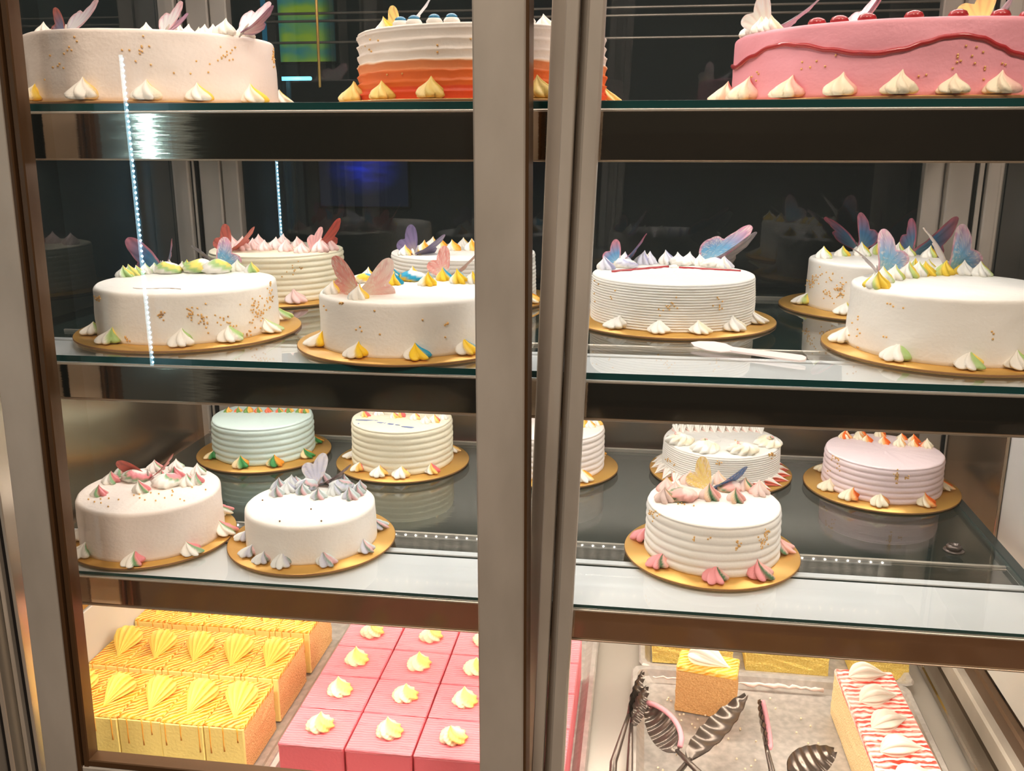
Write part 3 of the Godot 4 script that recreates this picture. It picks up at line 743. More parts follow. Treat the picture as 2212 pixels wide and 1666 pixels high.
# ------------------------------------------------------------------ piped cream
func streak(scheme: Array, a: float) -> Color:     # dye streaks round a piped star: [share, colour] pairs
	var total := 0.0
	for s in scheme:
		total += s[0]
	var x := fposmod(a / TAU, 1.0) * total
	var edge := 0.05 * total
	for k in scheme.size():
		if x < scheme[k][0]:
			var c: Color = scheme[k][1]
			if scheme[k][0] - x < edge:
				c = c.lerp(scheme[(k + 1) % scheme.size()][1], 0.5 * (1.0 - (scheme[k][0] - x) / edge))
			return c
		x -= scheme[k][0]
	return scheme[-1][1]

const STAR := [[0.0, 0.0], [0.82, 0.0], [1.02, 0.09], [1.1, 0.24], [1.08, 0.4], [0.98, 0.58], [0.82, 0.76], [0.64, 0.92], [0.46, 1.08], [0.3, 1.22], [0.18, 1.36], [0.09, 1.5], [0.02, 1.62]]
const FLAT := [[0.0, 0.0], [0.85, 0.0], [1.0, 0.12], [1.0, 0.26], [0.9, 0.42], [0.72, 0.54], [0.52, 0.62], [0.34, 0.68], [0.2, 0.72], [0.08, 0.74], [0.02, 0.74]]

func rosette(scheme_name: String, profile: String, lobes: int, twist: float, depth: float, variant: int) -> ArrayMesh:
	var key := "ros%s%s%d%.2f%d" % [scheme_name, profile, lobes, twist, variant]
	if mesh_cache.has(key):
		return mesh_cache[key]
	var scheme: Array = SCHEMES[scheme_name]
	var pr: Array = STAR if profile == "star" else FLAT
	var lean := Vector2.from_angle(variant * 2.4) * (0.16 + 0.06 * (variant % 3))
	var n := lobes * 8
	var top: float = pr[-1][1]
	var nz := noise(0.6, 2, 40 + variant)
	var st := SurfaceTool.new()
	st.begin(Mesh.PRIMITIVE_TRIANGLES)
	st.set_smooth_group(0)
	sheet(st, n, pr.size(), func(i, j):
		var y: float = pr[j][1]
		var h: float = y / top
		var a: float = TAU * i / n
		var b: float = a - twist * h
		var groove: float = pow(absf(sin(b * lobes / 2.0)), 0.9)
		var r: float = pr[j][0] * (1.0 - depth * (1.0 - groove)) * (1.0 + 0.1 * nz.get_noise_3d(cos(a) * 2.0, y * 2.0, sin(a) * 2.0))
		var l := lean * h * h
		return [V(r * cos(a) + l.x, y, r * sin(a) + l.y), streak(scheme, b + variant * 1.3)], true, 0, true)
	var m := commit(st)
	mesh_cache[key] = m
	return m

func shell(scheme_name: String, ridges: int) -> ArrayMesh:     # a piped shell lying along z, fat end at -z, point at +z, unit length
	var key := "shell" + scheme_name + str(ridges)
	if mesh_cache.has(key):
		return mesh_cache[key]
	var scheme: Array = SCHEMES[scheme_name]
	var st := SurfaceTool.new()
	st.begin(Mesh.PRIMITIVE_TRIANGLES)
	st.set_smooth_group(0)
	var nu := ridges * 10
	var nv := 18
	sheet(st, nu, nv, func(i, j):
		var t: float = j / float(nv - 1)
		var w: float = pow(maxf(sin(PI * pow(t, 1.75)), 0.0), 0.7) * 0.42 + 0.004
		var a: float = TAU * i / nu
		var rr: float = w * (1.0 - 0.42 * (1.0 - pow(absf(sin(a * ridges / 2.0 + 0.5 * t)), 0.9)))
		var y: float = rr * sin(a) * 0.7 + w * 0.45
		return [V(rr * cos(a) + 0.12 * (1.0 - t) * (1.0 - t), maxf(y, 0.0), 0.5 - t), streak(scheme, a + 0.6)], true, 0, true)
	var m := commit(st)
	mesh_cache[key] = m
	return m

var SCHEMES := {}

func make_schemes():
	var w := lin(248, 243, 232)
	var iv := lin(246, 234, 204)
	SCHEMES = {
		"white": [[1.0, w]],
		"vanilla": [[1.0, lin(234, 224, 210)]],
		"cream": [[0.7, w], [0.3, iv]],
		"butter": [[0.7, lin(250, 240, 206)], [0.3, lin(248, 222, 130)]],
		"lemon": [[1.0, lin(250, 214, 104)]],
		"white_yellow": [[0.62, w], [0.26, lin(246, 206, 74)], [0.12, iv]],
		"yellow_white": [[0.45, w], [0.45, lin(250, 212, 70)], [0.1, lin(196, 212, 130)]],
		"olive": [[0.4, lin(248, 226, 160)], [0.35, lin(214, 186, 90)], [0.25, lin(240, 214, 130)]],
		"yellow_green": [[0.5, w], [0.22, lin(250, 222, 110)], [0.18, lin(176, 206, 130)], [0.1, w]],
		"yellow_blue": [[0.42, w], [0.26, lin(20, 158, 196)], [0.32, lin(248, 204, 40)]],
		"blush": [[0.6, lin(248, 222, 216)], [0.4, lin(242, 200, 192)]],
		"orange_white": [[0.66, w], [0.22, lin(250, 166, 40)], [0.12, lin(250, 206, 110)]],
		"mauve": [[0.66, w], [0.12, lin(176, 176, 206)], [0.22, lin(226, 224, 234)]],
		"rose_cream": [[0.72, iv], [0.16, lin(222, 120, 120)], [0.12, lin(240, 190, 176)]],
		"pink_green": [[0.58, w], [0.24, lin(242, 148, 152)], [0.08, lin(120, 172, 116)], [0.1, w]],
		"grey_mint": [[0.46, lin(232, 234, 230)], [0.22, lin(204, 216, 214)], [0.12, lin(222, 178, 180)], [0.05, lin(96, 132, 108)], [0.15, lin(200, 200, 212)]],
		"orange_green": [[0.4, lin(250, 222, 170)], [0.36, lin(246, 158, 46)], [0.24, lin(60, 140, 70)]],
		"red_orange": [[0.5, lin(244, 120, 84)], [0.3, lin(250, 186, 90)], [0.2, lin(120, 160, 80)]],
		"pink_yellow": [[0.56, w], [0.26, lin(242, 110, 110)], [0.18, lin(252, 206, 110)]],
		"peach_green": [[0.5, lin(246, 216, 202)], [0.28, lin(240, 176, 162)], [0.09, lin(84, 142, 98)], [0.13, lin(248, 206, 170)]],
		"rose": [[0.5, lin(242, 158, 160)], [0.42, lin(246, 190, 180)], [0.08, lin(70, 120, 80)]],
		"orange_star": [[0.5, iv], [0.4, lin(246, 112, 34)], [0.1, lin(252, 190, 120)]],
		"shell_border": [[0.5, w], [0.2, lin(232, 120, 100)], [0.3, lin(150, 200, 150)]],
		"shell_peach": [[0.62, w], [0.3, lin(246, 206, 196)], [0.08, lin(246, 140, 70)]],
	}

# ------------------------------------------------------------------ cakes
# n -> [material, ridges, ridge depth, top scheme, top size, base scheme, base size, label]
var SPEC := {
	1: ["warm_white", 0, 0.0, "white", 0.0125, "white_yellow", 0.0125, "smooth white round cake with gold pearls at the left of the top shelf"],
	2: ["ombre", 7, 0.0022, "white_yellow", 0.011, "olive", 0.0125, "cake fading from white to orange behind the middle door stile"],
	3: ["pink", 0, 0.0, "cream", 0.012, "rose_cream", 0.0135, "large pink cake with a red wavy gel line on the top shelf"],
	4: ["white", 0, 0.0, "yellow_green", 0.0105, "yellow_green", 0.011, "smooth white cake with many gold pearls at the left of the middle shelf"],
	5: ["ivory", 8, 0.0022, "blush", 0.0125, "blush", 0.012, "ivory ridged cake with blush pink stars behind the pearled cake"],
	6: ["white", 0, 0.0, "yellow_blue", 0.0115, "yellow_blue", 0.0105, "smooth white cake with yellow and blue stars beside the middle stile"],
	7: ["white", 12, 0.0012, "orange_white", 0.0115, "orange_white", 0.012, "white combed cake with orange and white stars and a violet butterfly"],
	8: ["white", 17, 0.0012, "mauve", 0.0125, "cream", 0.0105, "white finely combed cake with mauve swirls and a red gel line"],
	9: ["white", 0, 0.0, "yellow_white", 0.0115, "yellow_white", 0.011, "smooth white cake with bright yellow stars at the right rear of the middle shelf"],
	10: ["white", 0, 0.0, "yellow_white", 0.0125, "yellow_green", 0.0115, "smooth white cake at the right front of the middle shelf"],
	11: ["warm_white", 0, 0.0, "pink_green", 0.0115, "pink_green", 0.011, "small smooth white cake with pink and green stars and red butterfly"],
	12: ["white", 0, 0.0, "grey_mint", 0.0105, "grey_mint", 0.0092, "small smooth white cake with grey mint stars and silver butterfly"],
	13: ["mint", 6, 0.0024, "red_orange", 0.0075, "orange_green", 0.0095, "pale mint ridged cake with orange and green stars round its foot"],
	14: ["ivory", 7, 0.002, "pink_yellow", 0.0085, "pink_yellow", 0.0095, "ivory ridged cake with a blue smear across its top"],
	15: ["warm_white", 7, 0.002, "orange_white", 0.0095, "orange_white", 0.0105, "white cake with orange stars mostly hidden behind the grooved stile"],
	16: ["white", 14, 0.0011, "cream", 0.017, "shell_border", 0.01, "white combed cake with large cream swirls and a shell border"],
	17: ["white", 6, 0.0019, "peach_green", 0.0125, "rose", 0.0115, "white ridged cake with pink rosettes at the front of the bottom shelf"],
	18: ["pale_pink", 6, 0.0021, "orange_star", 0.0085, "orange_star", 0.0105, "pale pink ridged cake with orange stars at the right of the bottom shelf"],
}

func cake_body(n: int, R: float, H: float, ridges: int, depth: float) -> ArrayMesh:
	var st := SurfaceTool.new()
	st.begin(Mesh.PRIMITIVE_TRIANGLES)
	st.set_smooth_group(0)
	var nz := noise(1.0, 3, 100 + n)
	var prof := []                        # [radius, height, how far up the side]
	prof.append([0.0, 0.0, 0.0])
	var e := 0.0045 if ridges == 0 else 0.003
	var steps: int = 14 if ridges == 0 else ridges * 7
	for k in steps + 1:
		var h: float = k / float(steps)
		var r := R * (1.0 - 0.012 * h)
		if ridges > 0:
			var ph := fposmod(h * ridges, 1.0)
			if n == 2:
				r += depth * (ph * ph * 1.6 - 0.5)
			else:
				r += depth * (pow(sin(PI * ph), 0.6) - 0.6)
		prof.append([r, h * (H - e), h])
	var rt: float = R * 0.988
	for k in range(1, 6):
		var a: float = PI / 2 * k / 5.0
		prof.append([rt - e * (1.0 - cos(a)), H - e + e * sin(a), 1.0])
	for f in [0.86, 0.7, 0.5, 0.3, 0.12, 0.0]:
		prof.append([rt * f, H, 2.0])
	var seg := 112
	sheet(st, seg, prof.size(), func(i, j):
		var a: float = TAU * i / seg
		var p: Array = prof[j]
		var d := nz.get_noise_3d(cos(a) * 2.2, p[1] * 26.0, sin(a) * 2.2)
		var r: float = p[0] * (1.0 + 0.012 * d)
		var y: float = p[1]
		if n == 2 and p[2] > 0.0 and p[2] <= 1.0:
			r += 0.0012 * nz.get_noise_3d(cos(a) * 30.0, floor(p[2] * 7.0) * 9.0, sin(a) * 30.0)
			y += 0.0016 * nz.get_noise_3d(cos(a) * 5.0, floor(p[2] * 7.0) * 5.0, sin(a) * 5.0) * sin(PI * p[2])
		if p[2] > 1.5:
			y += 0.0009 * nz.get_noise_2d(cos(a) * r * 90.0, sin(a) * r * 90.0)
		var c := Color.WHITE
		if n == 2:
			var q: float = p[2] + 0.015 * d
			c = lin(248, 238, 228) if q > 0.56 else lin(240, 148, 92) if q > 0.42 else lin(240, 118, 52) if q > 0.2 else lin(232, 84, 44)
			if q > 0.545 and q <= 0.56:
				c = lin(250, 214, 180)
		return [V(r * cos(a), y, r * sin(a)), c], true, 0, n == 2)
	return commit(st)

func put_star(cake: Node3D, at: Vector3, scheme: String, size: float, called := "piped_star", profile := "star", lobes := 6, twist := 1.0, depth := 0.5, spread := 1.6, tilt := Vector3.ZERO) -> MeshInstance3D:
	var v := rng.randi() % 4
	var o := part(called, rosette(scheme, profile, lobes, twist, depth, v), M.dyed, cake, at)
	var s := size * rng.randf_range(0.9, 1.1)
	var total := 0.0
	for q in SCHEMES[scheme]:
		total += q[0]
	# the undyed side of the star, which left the nozzle first, lies at the front
	var turn: float = SCHEMES[scheme][0][0] / total * PI - 1.3 * v - (2.65 + rng.randf_range(-spread, spread))
	# a star piped against something leans its tip that way while its foot stays on the board
	var wide := 1.0 + 0.3 * tilt.length()
	o.basis = Basis(Vector3.RIGHT, Vector3.UP + tilt, Vector3.BACK) * Basis(Vector3.UP, turn) * Basis.from_scale(V(s * wide, s * rng.randf_range(0.9, 1.08) / wide, s * wide))
	return o

func build_cakes():
	make_schemes()
	M.ombre = grained(mat(Color.WHITE, 0.5, 0.0, 0.45), 14.0, 0.25)
	M.ombre.vertex_color_use_as_albedo = true
	for n in CAKE:
		var c: Array = CAKE[n]
		var R: float = c[3]
		var H: float = c[4]
		var br: float = c[5]
		if n == 1:
			br = 0.146
		var s: Array = SPEC[n]
		var b := one("cake_board", "gold foil board under the " + SHORT[n], "cake board", lathe([Vector2(0, -0.003), Vector2(br - 0.0006, -0.003), Vector2(br, -0.0024), Vector2(br, -0.0006), Vector2(br - 0.0006, 0.0), Vector2(0, 0)], 96), M.board, V(c[0], c[1], c[2]), Vector3.ZERO, "gold cake boards")
		part("cut_edge", lathe([Vector2(br - 0.0002, -0.0026), Vector2(br + 0.0003, -0.0022), Vector2(br + 0.0003, -0.0008), Vector2(br - 0.0002, -0.0004)], 96), M.board_edge, b)
		var t := thing("cake", s[7], "cake", V(c[0], c[1] + 0.0002, c[2]), "decorated round cakes")
		part("icing", cake_body(n, R, H, s[1], s[2]), M[s[0]], t)
		# stars on the top
		if n != 16:
			var tp: Array = TOP[n]
			for k in range(0, tp.size(), 2):
				put_star(t, V(tp[k], H - 0.0012, tp[k + 1]), s[3], s[4] * 0.88)
		# stars round the foot
		if BASE.has(n):
			for a in BASE[n]:
				var q := deg_to_rad(a)
				var z: float = s[6]
				# facing the viewer the dyed side turns with the ring
				put_star(t, V(cos(q) * (R + z * 0.62), 0.0012, sin(q) * (R + z * 0.62)), s[5], z, "foot_star", "star", 6, 0.9, 0.5, 0.8, V(-cos(q), 0, -sin(q)) * (0.28 if n <= 3 else 0.55))
		# sugar pearls
		var spots := []
		if PEARL_SIDE.has(n):
			var p: Array = PEARL_SIDE[n]
			for k in range(0, p.size(), 2):
				var q := deg_to_rad(p[k])
				var h: float = p[k + 1]
				var r := R * (1.0 - 0.012 * h / H) + 0.0006
				spots.append(V(cos(q) * r, h, sin(q) * r))
		if PEARL_TOP.has(n):
			var p: Array = PEARL_TOP[n]
			for k in range(0, p.size(), 2):
				spots.append(V(p[k], H + 0.0009, p[k + 1]))
		if spots:
			var o := part("sugar_pearls", balls(spots, 0.00105), M.dark_pearl if n == 12 else M.pearl, t)
			o.set_meta("kind", "stuff")
		finish_cake(n, t, R, H)

func wave(deg: float) -> float:          # height of the red line round the pink cake, as a share of the cake's height
	for k in WAVE.size() - 1:
		if deg <= WAVE[k][0] and deg >= WAVE[k + 1][0]:
			return lerpf(WAVE[k][1], WAVE[k + 1][1], smoothstep(WAVE[k][0], WAVE[k + 1][0], deg))
	return WAVE[-1][1] if deg < WAVE[-1][0] else WAVE[0][1]

func finish_cake(n: int, t: Node3D, R: float, H: float):
	if n == 2:
		for u in [[-0.062, 0.098], [-0.047, 0.106], [-0.026, 0.112], [-0.009, 0.1145], [0.06, 0.1]]:
			part("cream_ring", lathe([Vector2(0, 0), Vector2(0.0075, 0), Vector2(0.0078, 0.003), Vector2(0.006, 0.0055), Vector2(0.0045, 0.0058), Vector2(0, 0.005)], 20), M.white, t, V(u[0], H - 0.0004, u[1]))
			part("blue_gel_drop", lathe([Vector2(0, 0), Vector2(0.0056, 0), Vector2(0.0052, 0.0022), Vector2(0.003, 0.0038), Vector2(0, 0.0044)], 20), M.blue_gel, t, V(u[0], H + 0.0048, u[1]))
	elif n == 3:
		for x in [-0.105, -0.088, -0.067, -0.031, 0.004, 0.04, 0.066, 0.088]:
			part("red_gel_drop", lathe([Vector2(0, 0), Vector2(0.0072, 0), Vector2(0.0082, 0.002), Vector2(0.0066, 0.005), Vector2(0.003, 0.0066), Vector2(0, 0.007)], 20), M.red_gel, t, V(x, H - 0.0002, sqrt(0.153 * 0.153 - x * x)))
		var path := []
		for k in 121:
			var a := deg_to_rad(186.0 - k * 1.55)
			path.append(V(cos(a) * R * 0.996, H * wave(rad_to_deg(a)), sin(a) * R * 0.996))
		part("red_gel_line", tube(path, 0.0022, 8), M.red_gel, t)
	elif n == 4:
		var path := []
		for k in 12:
			path.append(V(-0.03 + k * 0.005, H + 0.0001, 0.062 + 0.004 * sin(k * 0.6)))
		part("icing_scratch", tube(path, 0.0004, 5), M.board_edge, t)
		for a in [[-0.05, -0.055, 0.5], [-0.02, -0.07, 0.1], [0.005, -0.066, -0.3]]:
			var o := put_star(t, V(a[0], H, a[1]), "yellow_green", 0.018, "piped_swirl", "flat", 6, 3.2, 0.22)
			o.scale.y *= 1.2
	elif n == 6:
		for a in [[-0.062, -0.045], [-0.038, -0.058], [-0.01, -0.066]]:
			put_star(t, V(a[0], H, a[1]), "yellow_blue", 0.016, "piped_swirl", "flat", 6, 3.0, 0.22)
	elif n == 8:
		var l := []
		var r := []
		for k in 24:
			var f := k / 23.0
			l.append(V(lerpf(-0.073, -0.004, f), H + 0.0006, lerpf(0.004, -0.052, f) + 0.0012 * sin(f * 26.0)))
			r.append(V(lerpf(0.009, 0.082, f), H + 0.0006, lerpf(-0.046, -0.024, f) + 0.0008 * sin(f * 21.0)))
		part("red_gel_line", tube(l, 0.0018, 8), M.red_gel, t)
		part("red_gel_line", tube(r, 0.0014, 8), M.red_gel, t)
		part("cream_blob", lathe([Vector2(0, 0), Vector2(0.005, 0), Vector2(0.0055, 0.002), Vector2(0.003, 0.004), Vector2(0, 0.0046)], 16), M.white, t, V(0.0025, H - 0.0004, -0.05))
		for a in [[-0.058, -0.045], [0.012, -0.078], [0.05, -0.066]]:
			put_star(t, V(a[0], H, a[1]), "mauve", 0.016, "piped_swirl", "flat", 6, 3.0, 0.24)
	elif n == 11:
		for a in [[-0.03, -0.026], [0.014, -0.014]]:
			put_star(t, V(a[0], H, a[1]), "pink_green", 0.017, "piped_swirl", "flat", 6, 2.6, 0.24)
	elif n == 12:
		for a in [[-0.02, -0.042], [0.022, -0.046]]:
			put_star(t, V(a[0], H, a[1]), "grey_mint", 0.015, "piped_swirl", "flat", 6, 2.6, 0.26)
	elif n == 14:
		for a in [[-0.045, 0.022, 0.03, 0.0], [-0.012, 0.034, 0.034, 0.25], [0.022, 0.046, 0.02, 0.2], [-0.05, 0.04, 0.008, 0.4]]:
			var o := part("blue_smear", lathe([Vector2(0, 0), Vector2(1, 0), Vector2(0.8, 0.5), Vector2(0, 0.7)], 20), mat(rgb(120, 132, 174), 0.5), t, V(a[0], H - 0.0001, a[1]))
			o.scale = V(a[2] * 0.6, 0.0005, 0.0032)
			o.rotation.y = -a[3]
	elif n == 16:
		var p: Array = TOP[16]
		for k in range(0, p.size(), 2):
			var o := put_star(t, V(p[k], H - 0.001, p[k + 1]), "cream", 0.0195, "cream_swirl", "flat", 8, 3.4, 0.3)
			put_star(o, V(0.15, 0.62, -0.2), "peach_green", 0.26, "swirl_heart", "flat", 6, 1.5, 0.2)
		var q: Array = TOP["16b"]
		for k in range(0, q.size(), 2):
			var o := part("piped_shell", shell("shell_peach", 6), M.dyed, t, V(q[k], H - 0.001, q[k + 1]))
			o.scale = V(0.015, 0.026, 0.02)
		for k in 26:
			var a := TAU * k / 26.0
			var o := part("border_shell", shell("shell_border", 6), M.dyed, t, V(cos(a) * (R + 0.004), 0, sin(a) * (R + 0.004)))
			o.scale = V(0.02, 0.022, 0.03)
			o.rotation.y = PI / 2 - a + 0.5
	elif n == 17:
		put_star(t, V(-0.036, H - 0.001, -0.006), "peach_green", 0.019, "piped_swirl", "flat", 6, 2.8, 0.24)
		put_star(t, V(0.02, H - 0.001, -0.04), "peach_green", 0.017, "piped_swirl", "flat", 6, 2.8, 0.24)

# ------------------------------------------------------------------ butterfly toppers
# colours along the wing from the body to the tip, for each of the two wings, and whether it glitters
var WINGS := {
	"pearl_coral": [[lin(238, 236, 240), lin(232, 230, 240), lin(236, 206, 210)], [lin(90, 110, 150), lin(110, 110, 140), lin(176, 96, 84)], false],
	"pearl": [[lin(236, 238, 240), lin(236, 236, 242), lin(236, 200, 206)], [lin(230, 226, 232), lin(210, 170, 180), lin(170, 130, 160)], false],
	"gold_white": [[lin(250, 222, 150), lin(246, 206, 116), lin(250, 214, 130)], [lin(236, 240, 244), lin(226, 234, 242), lin(220, 230, 240)], false],
	"silver_white": [[lin(240, 234, 226), lin(236, 226, 214), lin(246, 240, 234)], [lin(210, 214, 220), lin(196, 202, 210), lin(204, 208, 214)], true],
	"bluepink": [[lin(130, 176, 190), lin(78, 142, 190), lin(206, 132, 150)], [lin(110, 150, 160), lin(90, 130, 170), lin(190, 110, 130)], false],
	"bluepink_white": [[lin(150, 190, 200), lin(96, 166, 206), lin(222, 156, 176)], [lin(216, 216, 228), lin(200, 202, 216), lin(190, 190, 204)], true],
	"bluepink_glitter": [[lin(150, 196, 190), lin(120, 180, 216), lin(226, 176, 190)], [lin(226, 222, 224), lin(220, 218, 224), lin(222, 214, 214)], true],
	"coral": [[lin(206, 110, 84), lin(196, 92, 74), lin(206, 104, 86)], [lin(200, 110, 90), lin(190, 96, 80), lin(196, 100, 84)], false],
	"coral_pale": [[lin(222, 160, 152), lin(222, 166, 160), lin(226, 176, 170)], [lin(214, 110, 92), lin(206, 96, 80), lin(206, 90, 76)], false],
	"rose_glitter": [[lin(242, 214, 172), lin(240, 158, 146), lin(240, 152, 140)], [lin(244, 220, 204), lin(240, 182, 170), lin(246, 204, 192)], true],
	"violet": [[lin(150, 140, 120), lin(112, 96, 140), lin(108, 92, 136)], [lin(150, 140, 140), lin(104, 92, 130), lin(100, 86, 128)], false],
	"silver": [[lin(216, 214, 226), lin(202, 202, 216), lin(232, 228, 234)], [lin(190, 170, 170), lin(176, 150, 150), lin(180, 150, 146)], true],
	"gold_blue": [[lin(238, 206, 120), lin(232, 196, 104), lin(238, 204, 110)], [lin(96, 140, 170), lin(60, 130, 196), lin(70, 140, 206)], true],
}

func wing_mesh(colors: Array, variant: int, glitters: bool) -> ArrayMesh:
	var specks := RandomNumberGenerator.new()
	specks.seed = 900 + variant
	# fore and hind wing in one outline; x along the span, y along the chord (fore edge positive)
	var fore := [Vector2(0, 0.03), Vector2(0.28, 0.11), Vector2(0.58, 0.18), Vector2(0.84, 0.19), Vector2(0.98, 0.11), Vector2(1.0, -0.01), Vector2(0.9, -0.14), Vector2(0.74, -0.23), Vector2(0.6, -0.27)]
	var hind := [Vector2(0.6, -0.34), Vector2(0.6, -0.48), Vector2(0.51, -0.6), Vector2(0.38, -0.63), Vector2(0.24, -0.54), Vector2(0.12, -0.34), Vector2(0.0, -0.09)]
	var outline := []
	for set_ in [fore, hind]:
		for k in set_.size():
			outline.append(set_[k])
			if k + 1 < set_.size():
				for q in [0.17, 0.34, 0.5, 0.66, 0.83]:
					var m: Vector2 = set_[k].lerp(set_[k + 1], q)
					outline.append(m + (m - Vector2(0.4, -0.15)).normalized() * 0.012 * sin(q * PI))
	var n := outline.size()
	var hub := Vector2(0.34, -0.16)
	var st := SurfaceTool.new()
	st.begin(Mesh.PRIMITIVE_TRIANGLES)
	st.set_smooth_group(0)
	var base := 0
	for side in [1.0, -1.0]:
		base = sheet(st, n, 12, func(i, j):
			var f: float = j / 11.0
			var k: int = i if side > 0 else n - 1 - i
			var p: Vector2 = hub.lerp(outline[k], f)
			var far := clampf(p.length() / 0.95, 0.0, 1.0)
			var c: Color = colors[0].lerp(colors[1], far * 2.0) if far < 0.5 else colors[1].lerp(colors[2], far * 2.0 - 1.0)
			var rib := pow(0.5 + 0.5 * sin(p.angle() * 20.0), 3.0)
			c = c.lerp(Color(c.r * 0.4, c.g * 0.4, c.b * 0.46), 0.6 * rib * far)
			if f > 0.86:
				c = colors[2].lerp(Color(colors[2].r * 0.5, colors[2].g * 0.45, colors[2].b * 0.5), 0.5 * (0.5 + 0.5 * sin(k * 0.9)))
			c = Color(minf(c.r * 1.3, 0.95), minf(c.g * 1.25, 0.95), minf(c.b * 1.25, 0.95)).lerp(Color.WHITE, 0.04)
			if glitters and specks.randf() < 0.05 + 0.3 * f * f:
				c = c.lerp(Color(1.0, 0.9, 0.78), 0.65)
			var bow := 0.06 * sin(p.x * PI) + 0.012 * rib * f
			return [V(p.x, p.y, bow + side * 0.006), c], true, base, true)
	return commit(st)

func build_butterflies():
	for k in FLY.size():
		var f: Array = FLY[k]
		var root := V(f[1][0], f[1][1], f[1][2])
		var t := thing("butterfly_topper", FLY_LABEL[k], "cake topper", root, "paper butterfly toppers")
		var pal: Array = WINGS[f[6]]
		var lift := Vector3.ZERO
		var spans := []
		for w in 2:
			var span := V(f[2 + w * 2][0], f[2 + w * 2][1], f[2 + w * 2][2])
			var chord := V(f[3 + w * 2][0], f[3 + w * 2][1], f[3 + w * 2][2]).normalized()
			var len := span.length()
			var x := span / len
			var z := x.cross(chord).normalized()
			var y := z.cross(x)
			spans.append(span)
			var o := part("wing", wing_mesh(pal[w], k, pal[2]), M.glitter if pal[2] else M.wing, t)
			o.transform = Transform3D(Basis(x * len, y * len, z * len) * Basis.from_scale(Vector3.ONE * 1.08), V(0, 0.002, 0))
		var up: Vector3 = (spans[0].normalized() + spans[1].normalized() + V(0, 0.6, 0)).normalized()
		part("body", tube([V(0, 0.0, 0) - up * 0.003, up * 0.002, up * 0.01, up * 0.014], [0.0006, 0.0013, 0.0012, 0.0005], 8), M.insect, t)

# ------------------------------------------------------------------ cut cakes on trays
func tray_mesh(w: float, d: float, h: float) -> ArrayMesh:     # a shallow tray with flared walls and a rolled rim, base at y = 0
	var st := SurfaceTool.new()
	st.begin(Mesh.PRIMITIVE_TRIANGLES)
	st.set_smooth_group(-1)
	var prof := [[-0.006, 0.0], [0.0, 0.006], [0.004, h], [0.010, h + 0.001], [0.012, h - 0.001], [0.010, h - 0.003], [0.005, h - 0.002], [0.001, 0.004], [-0.006, -0.0016]]
	var ring := func(off: float, y: float) -> Array:
		var a := w / 2 + off
		var b := d / 2 + off
		var c := 0.012
		return [V(a, y, b - c), V(a - c * 0.3, y, b - c * 0.3), V(a - c, y, b), V(-a + c, y, b), V(-a + c * 0.3, y, b - c * 0.3), V(-a, y, b - c), V(-a, y, -b + c), V(-a + c * 0.3, y, -b + c * 0.3), V(-a + c, y, -b), V(a - c, y, -b), V(a - c * 0.3, y, -b + c * 0.3), V(a, y, -b + c)]
	var rings := []
	for p in prof:
		rings.append(ring.call(p[0], p[1]))
	for k in prof.size() - 1:
		for i in 12:
			var a: Vector3 = rings[k][i]
			var b: Vector3 = rings[k][(i + 1) % 12]
			var c: Vector3 = rings[k + 1][i]
			var e: Vector3 = rings[k + 1][(i + 1) % 12]
			for q in [a, b, e, a, e, c]:
				st.add_vertex(q)
	for s in [0, prof.size() - 1]:
		for i in range(1, 11):
			var tri := [rings[s][0], rings[s][i], rings[s][i + 1]]
			if s != 0:
				tri.reverse()
			for q in tri:
				st.add_vertex(q)
	return commit(st)

func stripes(size: int, base: Color, ridge: Color, line: Color, slope: float, count: int, line_share: float, seed_: int) -> ImageTexture:
	var im := Image.create(size, size, false, Image.FORMAT_RGB8)
	var n := noise(0.02, 3, seed_)
	var n2 := noise(0.1, 2, seed_ + 1)
	for y in size:
		for x in size:
			var u: float = (x * slope + y) / size * count + 0.35 * n.get_noise_2d(x, y)
			var c := base.lerp(ridge, smoothstep(0.2, 0.8, 0.5 + 0.5 * sin(u * TAU)))
			var patch := n2.get_noise_2d(x * 0.12 + floor(u + 0.25) * 31.0, floor(u + 0.25) * 57.0)
			if patch > 0.35 - line_share:
				c = c.lerp(line, clampf((patch - 0.35 + line_share) * 3.0, 0, 0.9) * smoothstep(0.25, 0.75, 0.5 - 0.5 * sin(u * TAU)))
			im.set_pixel(x, y, c)
	return ImageTexture.create_from_image(im)

func ridge_height(size: int, slope: float, count: int, seed_: int) -> ImageTexture:
	var im := Image.create(size, size, false, Image.FORMAT_RGB8)
	var n := noise(0.02, 3, seed_)
	for y in size:
		for x in size:
			var u: float = (x * slope + y) / size * count + 0.35 * n.get_noise_2d(x, y)
			var g := 0.5 + 0.5 * sin(u * TAU)
			im.set_pixel(x, y, Color(g, g, g))
	return ImageTexture.create_from_image(im)

func striped(tex: Texture2D, height: Texture2D, scale: float, relief: float) -> StandardMaterial3D:
	var m := mat(Color.WHITE, 0.42)
	m.albedo_texture = tex
	m.uv1_triplanar = true
	m.uv1_world_triplanar = true
	m.uv1_scale = Vector3.ONE * scale
	if height:
		m.heightmap_enabled = true
		m.heightmap_texture = height
		m.heightmap_scale = relief
	return m

func sponge(lo: Color, hi: Color, seed_: int) -> StandardMaterial3D:
	var m := mat(Color.WHITE, 0.9, 0.0, 0.2)
	m.albedo_texture = noise_tex(0.08, lo, hi, seed_, 4)
	m.uv1_triplanar = true
	m.uv1_world_triplanar = true
	m.uv1_scale = Vector3.ONE * 14.0
	m.heightmap_enabled = true
	m.heightmap_texture = noise_tex(0.09, Color.BLACK, Color.WHITE, seed_ + 1, 4)
	m.heightmap_scale = 0.12
	return m

